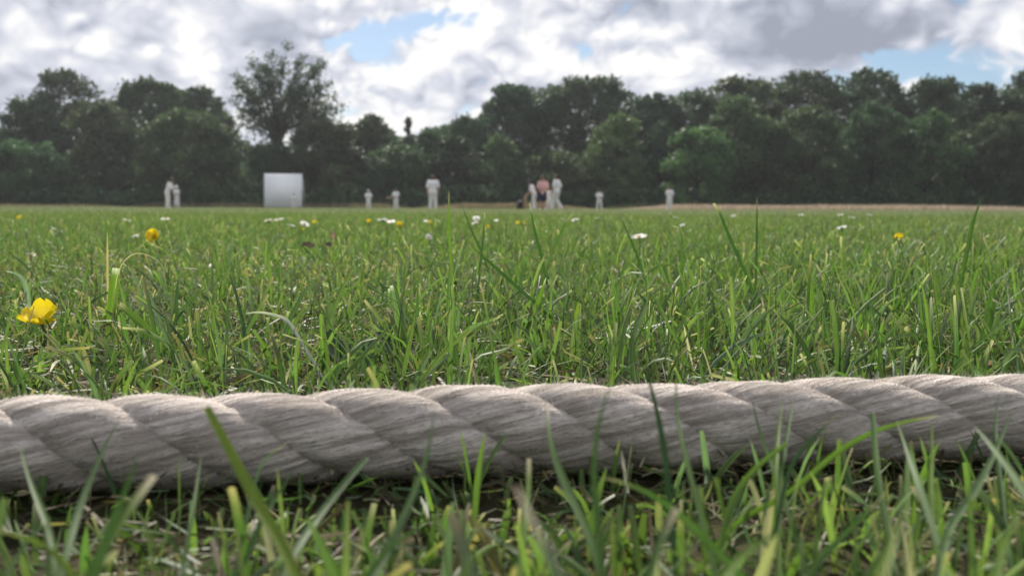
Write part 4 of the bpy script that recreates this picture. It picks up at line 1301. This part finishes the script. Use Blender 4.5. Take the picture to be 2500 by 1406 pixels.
DAISY = [daisy_head(1.0, 22, s) for s in range(4)]
disc_me = Mesh().ball((0, 0, 0.0), (0.15, 0.15, 0.085), 12, 7).mesh('disc', DISC, True)
sep_me = Mesh().ball((0, 0, -0.03), (0.16, 0.16, 0.09), 10, 6).mesh('calyx', STEM, True)
DAISIES = [(403, 535, 2.3, .024, 8, 'white daisy left of the pair of cricketers, on the grass horizon'), (310, 538, 2.5, .023, 14, 'faint white daisy near the left, beside a brighter daisy'),
    (138, 561, 1.9, .025, 25, 'blurred white daisy near the left edge'), (331, 577, 1.5, .012, 25, 'small half hidden daisy left of the open buttercup'),
    (655, 538, 2.2, .022, 10, 'left daisy of the pair under the sight screen'), (681, 536, 2.1, .026, 6, 'right daisy of the pair under the sight screen'),
    (711, 551, 1.9, .019, 12, 'low daisy between the sight screen pair and a tilted daisy'), (744, 547, 2.0, .020, 35, 'tilted daisy right under the sight screen corner'),
    (934, 537, 2.0, .025, 8, 'brighter daisy of the twin in the middle'), (955, 541, 2.1, .020, 12, 'smaller daisy of the twin in the middle'),
    (1040, 540, 2.6, .014, 20, 'small dim daisy under the adult seen from behind'), (1069, 540, 2.2, .018, 25, 'pale daisy right under the adult seen from behind'),
    (1163, 533, 2.4, .020, 30, 'upper daisy of the stacked two left of the group'), (1160, 544, 2.2, .016, 25, 'lower daisy of the stacked two left of the group'),
    (1211, 538, 2.7, .012, 20, 'tiny daisy between the stacked two and the group'), (1047, 578, 1.3, .010, 50, 'pinkish daisy bud deep in the grass at the middle'),
    (1374, 535, 2.4, .018, 15, 'daisy under the striding adult, left of the bright one'), (1405, 537, 2.2, .020, 18, 'bright daisy under the striding adult'),
    (1458, 532, 2.9, .015, 15, 'faint daisy under the child with legs apart'), (1560, 578, 1.15, .020, 14, 'sharp white daisy seen edge-on behind tall blades'),
    (1611, 524, 3.4, .014, 15, 'faint daisy below the lone fielder'), (1650, 531, 2.9, .020, 15, 'pale daisy right below the lone fielder'),
    (1666, 550, 1.9, .011, 30, 'pinkish closed daisy right of the bent dry tip'), (1955, 525, 3.3, .024, 8, 'faint daisy at right, leftmost of the row near the straw grass'),
    (2052, 525, 3.3, .022, 8, 'faint daisy at right, second of the row near the straw grass'), (2079, 531, 2.9, .022, 8, 'faint daisy at right, lower one of the row'),
    (2123, 525, 3.3, .022, 8, 'faint daisy at right, last of the row near the straw grass'), (2055, 556, 1.8, .020, 20, 'blurred pale daisy left of the right buttercup'),
    (1790, 527, 3.2, .018, 12, 'faint daisy left of the thin upright blade')]
for i, (px, py, Y, dia, tl, lb) in enumerate(DAISIES):
    c = at(px, py, Y)
    dia *= 1.2
    root = tag(empty('daisy', c), lb, 'flower', 'white daisies dotted over the field')
    for nm, me in (('petals', DAISY[i % 4]), ('disc', disc_me), ('calyx', sep_me)):
        o = add(nm, me, root)
        o.scale = (dia,) * 3
        o.rotation_euler = (R(tl), R(10 * math.sin(i * 2.3)), i * 1.3)
    stem_to(root, 0.004 * math.sin(i), 0.002, c.z, 0.0008, 0.003)

# ------------------------------------------------------------------ single blades that stand out
def blade_obj(label, pts, wpx, col, tip=None, Y=None, Yt=None, name='grass_blade', group='single blades that stand out', point=True, fold=0.4, cat='grass blade'):
    """pts: photo pixels from tip to base; Y: distance of the blade (None: where its base meets the ground)"""
    if Y is None:
        Y = on_ground(*pts[-1], 0.002).y
    Yt = Y if Yt is None else Yt
    n0 = len(pts)
    W3 = [np.array(at(p[0], p[1], Yt + (Y - Yt) * i / (n0 - 1))) for i, p in enumerate(pts)]
    if W3[-1][2] > 0.004:
        d = W3[-1] - W3[-2]; d /= np.linalg.norm(d)
        d[2] = min(d[2], -0.55); d[0] *= 0.7
        k = W3[-1][2] / -d[2]
        W3 += [W3[-1] + d * k * 0.5, W3[-1] + d * (k + 0.002)]
    W3 = np.array(W3)
    # smooth resample
    s = np.concatenate([[0], np.cumsum(np.linalg.norm(np.diff(W3, axis=0), axis=1))])
    t = np.linspace(0, s[-1], 22)
    Cc = np.stack([np.interp(t, s, W3[:, j]) for j in range(3)], 1)
    for _ in range(2):
        Cc[1:-1] = (Cc[:-2] + 2 * Cc[1:-1] + Cc[2:]) / 4
    u = t / s[-1]
    wd = wpx * Y / F_PX
    prof = np.clip((u / 0.30), 0.0, 1) ** 0.7 if point else np.clip(0.72 + u, 0, 1)
    prof = np.maximum(prof, 0.06) * np.clip(1.15 - 0.45 * u, 0, 1)
    tg = np.gradient(Cc, axis=0); tg /= np.linalg.norm(tg, axis=1)[:, None]
    view = Cc - np.array((0, 0, CAM_H)); view /= np.linalg.norm(view, axis=1)[:, None]
    sd_ = np.cross(tg, view); sd_ /= np.linalg.norm(sd_, axis=1)[:, None]
    yaw = 0.35 * math.sin(pts[0][0] * 0.7)
    nn = np.cross(sd_, tg)
    sd2 = sd_ * math.cos(yaw) + nn * math.sin(yaw)
    n2 = nn * math.cos(yaw) - sd_ * math.sin(yaw)
    w = (0.5 * wd * prof)[:, None]
    base = Cc[-1].copy()
    V = np.stack([Cc - sd2 * w, Cc + n2 * w * fold, Cc + sd2 * w], 1).reshape(-1, 3) - base
    i0 = (np.arange(21) * 3)[:, None] + np.arange(2)[None, :]
    Q = np.stack([i0, i0 + 1, i0 + 4, i0 + 3], 2).reshape(-1, 4)
    cc = np.repeat(np.array(col, float)[None, :], 22, 0)
    if tip is not None:
        f = np.clip(1 - u / 0.10, 0, 1)[:, None]
        cc = cc * (1 - f) + np.array(tip) * f
    fb = (np.clip((u - 0.75) / 0.25, 0, 1) * 0.35)[:, None]
    cc = cc * (1 - fb) + np.array((0.28, 0.25, 0.12)) * fb
    cc = np.repeat(cc[:, None, :], 3, 1)
    al = np.broadcast_to(np.array((0, 0.5, 1.0))[None, :, None], (22, 3, 1))
    me = np_mesh(name, V, Q, GRASS, np.concatenate([cc, al], 2).reshape(-1, 4), smooth=True)
    return tag(add(name, me, None, tuple(base)), label, cat, group)

BR, MD, PL, DK, YL = (0.120, 0.205, 0.032), (0.075, 0.145, 0.034), (0.135, 0.205, 0.090), (0.042, 0.095, 0.026), (0.165, 0.235, 0.030)
TN, WH = (0.50, 0.42, 0.28), (0.62, 0.62, 0.58)
B = blade_obj
# in front of the rope
B('broad bright green blade slanting across the rope, left of the middle', [(503, 992), (556, 1090), (618, 1210), (680, 1310), (732, 1420)], 31, YL, None, 0.135, 0.165, point=False)
B('pale grey-green blade leaning right over the rope at the left', [(291, 1022), (240, 1120), (190, 1245), (163, 1350)], 20, PL, None, 0.150, 0.185)
B('thin mid green blade leaning left at the far left of the rope', [(46, 1082), (75, 1180), (115, 1275), (140, 1380)], 18, MD, None, 0.150, 0.180)
B('blurred green blade rising beside the tan tipped blade at lower left', [(337, 1108), (312, 1190), (262, 1295), (228, 1420)], 30, MD, None, 0.115, 0.13)
B('bright blade with a cut tan tip at lower left', [(376, 1158), (330, 1220), (262, 1312), (212, 1420)], 32, BR, TN, 0.115, 0.135, point=False)
B('pale straight blade leaning right below the rope, left of the middle', [(896, 1115), (822, 1200), (760, 1282), (712, 1352)], 22, PL, None, 0.150, 0.18, point=False)
B('long pale blue-green blade bending over the rope near the middle', [(1058, 1005), (1056, 1070), (1026, 1170), (985, 1270), (930, 1370), (900, 1420)], 24, PL, None, 0.135, 0.165)
B('curled pale sliver of grass in front of the rope, left of the middle', [(702, 1082), (655, 1105), (628, 1150), (618, 1200)], 11, PL, TN, 0.185, 0.20)
B('slim upright blade left of the broad bright blade', [(492, 1105), (482, 1180), (470, 1260)], 12, MD, None, 0.175, 0.195)
B('short slim blade right of the broad bright blade', [(722, 1140), (684, 1198), (650, 1245)], 13, MD, None, 0.175, 0.19)
B('low blade leaning right under the pale blue-green blade', [(1086, 1240), (1012, 1298), (945, 1332)], 16, MD, None, 0.14, 0.15)
B('yellowing blade lying flat at the lower left corner', [(-20, 1292), (60, 1310), (110, 1330), (160, 1365)], 17, YL, TN, 0.13, 0.14)
B('bent green blade crossing the middle of the rope', [(1337, 980), (1336, 1040), (1356, 1130), (1400, 1222), (1442, 1310)], 24, MD, TN, 0.160, 0.20)
B('tall blurred blade curving left over the middle of the rope', [(1492, 935), (1465, 1010), (1450, 1085), (1449, 1200), (1465, 1300), (1472, 1420)], 21, MD, None, 0.125, 0.155)
B('dark upright blade rising above the rope, right of the middle', [(1572, 872), (1590, 950), (1611, 1030), (1627, 1130), (1634, 1225)], 18, DK, None, 0.165, 0.195)
B('slim upright blade right of the dark one over the rope', [(1651, 890), (1650, 1000), (1664, 1080), (1692, 1185)], 14, MD, None, 0.165, 0.195)
B('long bright blade arching right across the rope', [(2292, 1015), (2205, 1028), (2112, 1060), (2030, 1110), (1960, 1180), (1885, 1232), (1800, 1262)], 16, BR, TN, 0.185, 0.215)
B('bright blade leaning right below the arching one', [(1922, 1082), (1862, 1125), (1810, 1180), (1780, 1235)], 16, BR, None, 0.175, 0.195, point=False)
B('short blade leaning left against the right of the rope', [(1836, 975), (1852, 1050), (1876, 1110), (1895, 1160)], 13, MD, None, 0.19, 0.21)
B('slim blade, left one of two close together on the right of the rope', [(1911, 965), (1901, 1050), (1894, 1125)], 11, BR, None, 0.19, 0.21)
B('slim blade, right one of two close together on the right of the rope', [(1938, 968), (1926, 1040), (1908, 1135)], 11, MD, None, 0.19, 0.21)
B('dark blade with a split straw tip on the right of the rope', [(2050, 1008), (2002, 1050), (1958, 1095), (1925, 1140)], 11, DK, TN, 0.185, 0.21)
B('stout upright blade under the arching blade', [(2131, 1008), (2135, 1080), (2141, 1155)], 16, MD, None, 0.185, 0.205, point=False)
B('pale blade leaning left under the tip of the arching blade', [(2188, 1022), (2214, 1100), (2238, 1165)], 18, PL, None, 0.18, 0.20)
B('slim upright blade right of the arching tip', [(2275, 1028), (2276, 1110), (2270, 1185)], 13, BR, None, 0.185, 0.205)
B('pale blade leaning right near the right end of the rope', [(2468, 1008), (2424, 1115), (2380, 1200), (2318, 1275)], 20, PL, None, 0.165, 0.195)
B('broad pale blade leaning left at the right end of the rope', [(2378, 1038), (2440, 1110), (2512, 1215)], 26, PL, None, 0.155, 0.18)
B('small dark blade at the right end of the rope', [(2437, 965), (2432, 1010), (2428, 1055)], 10, DK, None, 0.205, 0.22)
B('broad blurred bright blade lying toward the bottom edge, right of the middle', [(1945, 1286), (1872, 1308), (1800, 1358), (1742, 1425)], 30, BR, None, 0.105, 0.125)
B('blade with blunt tan tip near the bottom edge, right of the middle', [(1652, 1238), (1612, 1310), (1580, 1410)], 28, MD, TN, 0.115, 0.13, point=False)
B('long green blade leaning right at the lower right', [(2165, 1200), (2095, 1275), (2030, 1335), (1985, 1375)], 20, MD, TN, 0.14, 0.16)
B('very broad out-of-focus dark blade at the bottom, just right of the middle', [(1258, 1185), (1298, 1280), (1385, 1425)], 62, DK, TN, 0.075, 0.09)
B('short upright bright blade right below the middle of the rope', [(1291, 1118), (1291, 1195), (1281, 1270)], 18, BR, TN, 0.165, 0.18, point=False)
B('blade with withered tip pointing left under the rope', [(1472, 1166), (1530, 1175), (1590, 1205), (1655, 1248)], 22, MD, TN, 0.15, 0.155)
B('broad yellow-green blade blurred at the bottom right', [(2205, 1245), (2182, 1330), (2140, 1425)], 44, YL, None, 0.09, 0.10)
B('blurred green blade in the bottom right corner', [(2500, 1215), (2455, 1310), (2420, 1425)], 36, BR, None, 0.095, 0.11)
# behind the rope
B('upright blade rising above the grass horizon near the middle', [(1096, 466), (1096, 560), (1100, 625), (1106, 705)], 7, BR, TN, 0.62)
B('leaning blade with a curled dry tip above the grass horizon at the right', [(1742, 497), (1752, 504), (1768, 548), (1790, 600), (1830, 690)], 8, DK, TN, 0.62, point=False)
B('thin straight blade rising over the straw-coloured grass', [(1848, 483), (1848, 560), (1846, 640)], 5.5, DK, TN, 0.70)
B('tall broad blade rising above the horizon near the right edge', [(2396, 483), (2374, 545), (2356, 640), (2332, 752)], 10, MD, None, 0.66)
B('dark blade in front of the stumps', [(1293, 494), (1302, 550), (1320, 620), (1335, 690)], 7.5, DK, WH, 0.64)
B('dark thin blade slanting left of the middle daisies', [(1128, 503), (1150, 560), (1182, 630)], 5.5, DK, None, 0.75)
B('short dark upright blade left of the stacked daisies', [(1184, 519), (1180, 575), (1172, 650)], 5.5, DK, WH, 0.70)
B('dark blade slanting right under the striding adult', [(1396, 522), (1372, 560), (1350, 610), (1330, 680)], 6.5, MD, TN, 0.66)
B('dark slim blade slanting left between the group and lone fielder', [(1516, 530), (1535, 575), (1562, 640)], 6, DK, None, 0.72)
B('drooping blade with hooked pale tip right of the edge-on daisy', [(1642, 552), (1655, 548), (1664, 565), (1666, 640), (1662, 710)], 7, MD, WH, 0.60)
B('dry straw stalk standing straight at the left', [(262, 566), (262, 640), (263, 720), (265, 800)], 6, (0.45, 0.36, 0.22), TN, None, group='dry stems in the turf')
B('broad blunt green blade beside the dry straw stalk', [(284, 655), (276, 720), (268, 800), (266, 840)], 24, BR, WH, None, point=False)
B('dry thread of grass arching over from the blunt blade', [(404, 678), (402, 645), (370, 626), (336, 611), (308, 628), (287, 658), (276, 760)], 2.0, (0.48, 0.40, 0.27), None, 0.50, group='dry stems in the turf')
B('white withered blade curving flat above the turf', [(592, 768), (620, 761), (650, 763), (680, 772), (702, 778)], 9, (0.52, 0.53, 0.49), None, 0.42, 0.44, group='dry stems in the turf')
B('bright blade leaning left behind the rope at the left', [(290, 742), (350, 792), (412, 862), (446, 905)], 19, BR, TN, None, point=False)
B('grey-blue folded blade above the large buttercup', [(14, 662), (44, 668), (62, 690), (70, 735)], 12, (0.20, 0.27, 0.20), WH, 0.56)
B('long pale blade bending to the right behind the middle of the rope', [(1222, 774), (1155, 798), (1090, 852), (1028, 920)], 16, PL, TN, None)
B('pale blade leaning right behind the rope, right of the middle', [(1892, 743), (1832, 800), (1790, 870), (1762, 935)], 17, PL, TN, None)
B('broad green blade upright behind the rope at the right', [(2428, 690), (2412, 790), (2384, 890)], 22, MD, None, None)
B('green blade leaning left behind the rope at the right', [(2210, 800), (2270, 850), (2350, 895)], 19, MD, TN, None, point=False)
B('tall blade with a pale tip leaning right behind the rope at the middle', [(1333, 678), (1310, 750), (1290, 800), (1270, 860)], 13, BR, WH, None)
B('bright yellowish blade upright right of the middle', [(1412, 735), (1405, 800), (1398, 870)], 15, YL, None, None)
B('upright pale blade, left one of the pale pair behind the rope', [(950, 705), (949, 760), (951, 830)], 8, PL, WH, None, point=False)
B('upright pale blade, right one of the pale pair behind the rope', [(955, 697), (964, 740), (972, 840)], 12, PL, WH, None, point=False)
B('bright blade upright in the grass left of the right buttercup', [(1977, 660), (1982, 760), (1992, 845)], 15, BR, None, None, point=False)
B('long dark blade slanting across the turf right of the middle', [(1150, 600), (1240, 680), (1330, 760), (1420, 850)], 9, DK, None, 0.50)

# ------------------------------------------------------------------ withered leaves on the turf
LEAFBR = material('withered_leaf', (0.13, 0.105, 0.08), 0.8, 0.2, transl=0.3, var=0.5, vscale=150, bump=0.4, bscale=300)
LEAFTAN = material('tan_leaf', (0.42, 0.28, 0.20), 0.8, 0.2, var=0.35, vscale=160, transl=0.25)
def curled_leaf(label, px, py, Y, size, mat, rz, curl, name='withered_leaf'):
    V = []
    for i in range(9):
        t = i / 8
        w = math.sin(math.pi * min(1, t * 0.94 + 0.04)) ** 0.8 * 0.36
        for j in range(5):
            s = j / 4 - 0.5
            V.append(((t - 0.5) * math.cos(curl * (t - 0.5)), s * w * 2 * math.cos(abs(s) * 2.2), math.sin(curl * abs(t - 0.5)) * 0.35 * abs(t - 0.5) + abs(s) * w * 1.5 + 0.02 * math.sin(i * 2.1 + j)))
    Q = [(i * 5 + j, i * 5 + j + 1, (i + 1) * 5 + j + 1, (i + 1) * 5 + j) for i in range(8) for j in range(4)]
    o = add(name, np_mesh(name, np.array(V) * size, np.array(Q), mat, smooth=True), None, at(px, py, Y))
    o.rotation_euler = (R(20 * math.sin(px)), R(15), rz)
    return tag(o, label, 'leaf')
curled_leaf('dark withered leaf in the grass left of the tan curled leaf', 752, 604, 1.0, 0.022, LEAFBR, 0.4, 1.5)
curled_leaf('dark crumpled leaf under the tan curled leaf', 803, 602, 1.0, 0.018, LEAFBR, 1.2, 1.8)
curled_leaf('tan curled leaf sticking up below the sight screen', 808, 576, 1.0, 0.017, LEAFTAN, 0.9, 2.0).rotation_euler[1] = R(70)
curled_leaf('brown curled leaf by the rope, under the dry straw stalk', 222, 880, 0.43, 0.012, material('brown_leaf', (0.10, 0.05, 0.03), 0.7, 0.3, var=0.4, vscale=200), 0.9, 1.6)
curled_leaf('tan dead leaf behind the right end of the rope', 2400, 892, 0.40, 0.013, LEAFTAN, 0.3, 1.4)

# a weed with broad leaves in the turf
WEED = material('weed_leaf', (0.045, 0.085, 0.045), 0.45, 0.45, var=0.3, vscale=120, transl=0.25)
c = on_ground(880, 915)
wd_ = tag(empty('broadleaf_weed', (c.x, c.y, 0)), 'dark broad-leaved weed just behind the rope, left of the middle', 'weed')
for k in range(6):
    a = k * 1.05 + 0.3
    me = petal_mesh('leaf', 0.026 + 0.004 * (k % 3), 0.017, 0.2, WEED, 6, 4, 0.35 + 0.18 * (k % 3))
    add('leaf', me, wd_).rotation_euler = (0, 0, a)
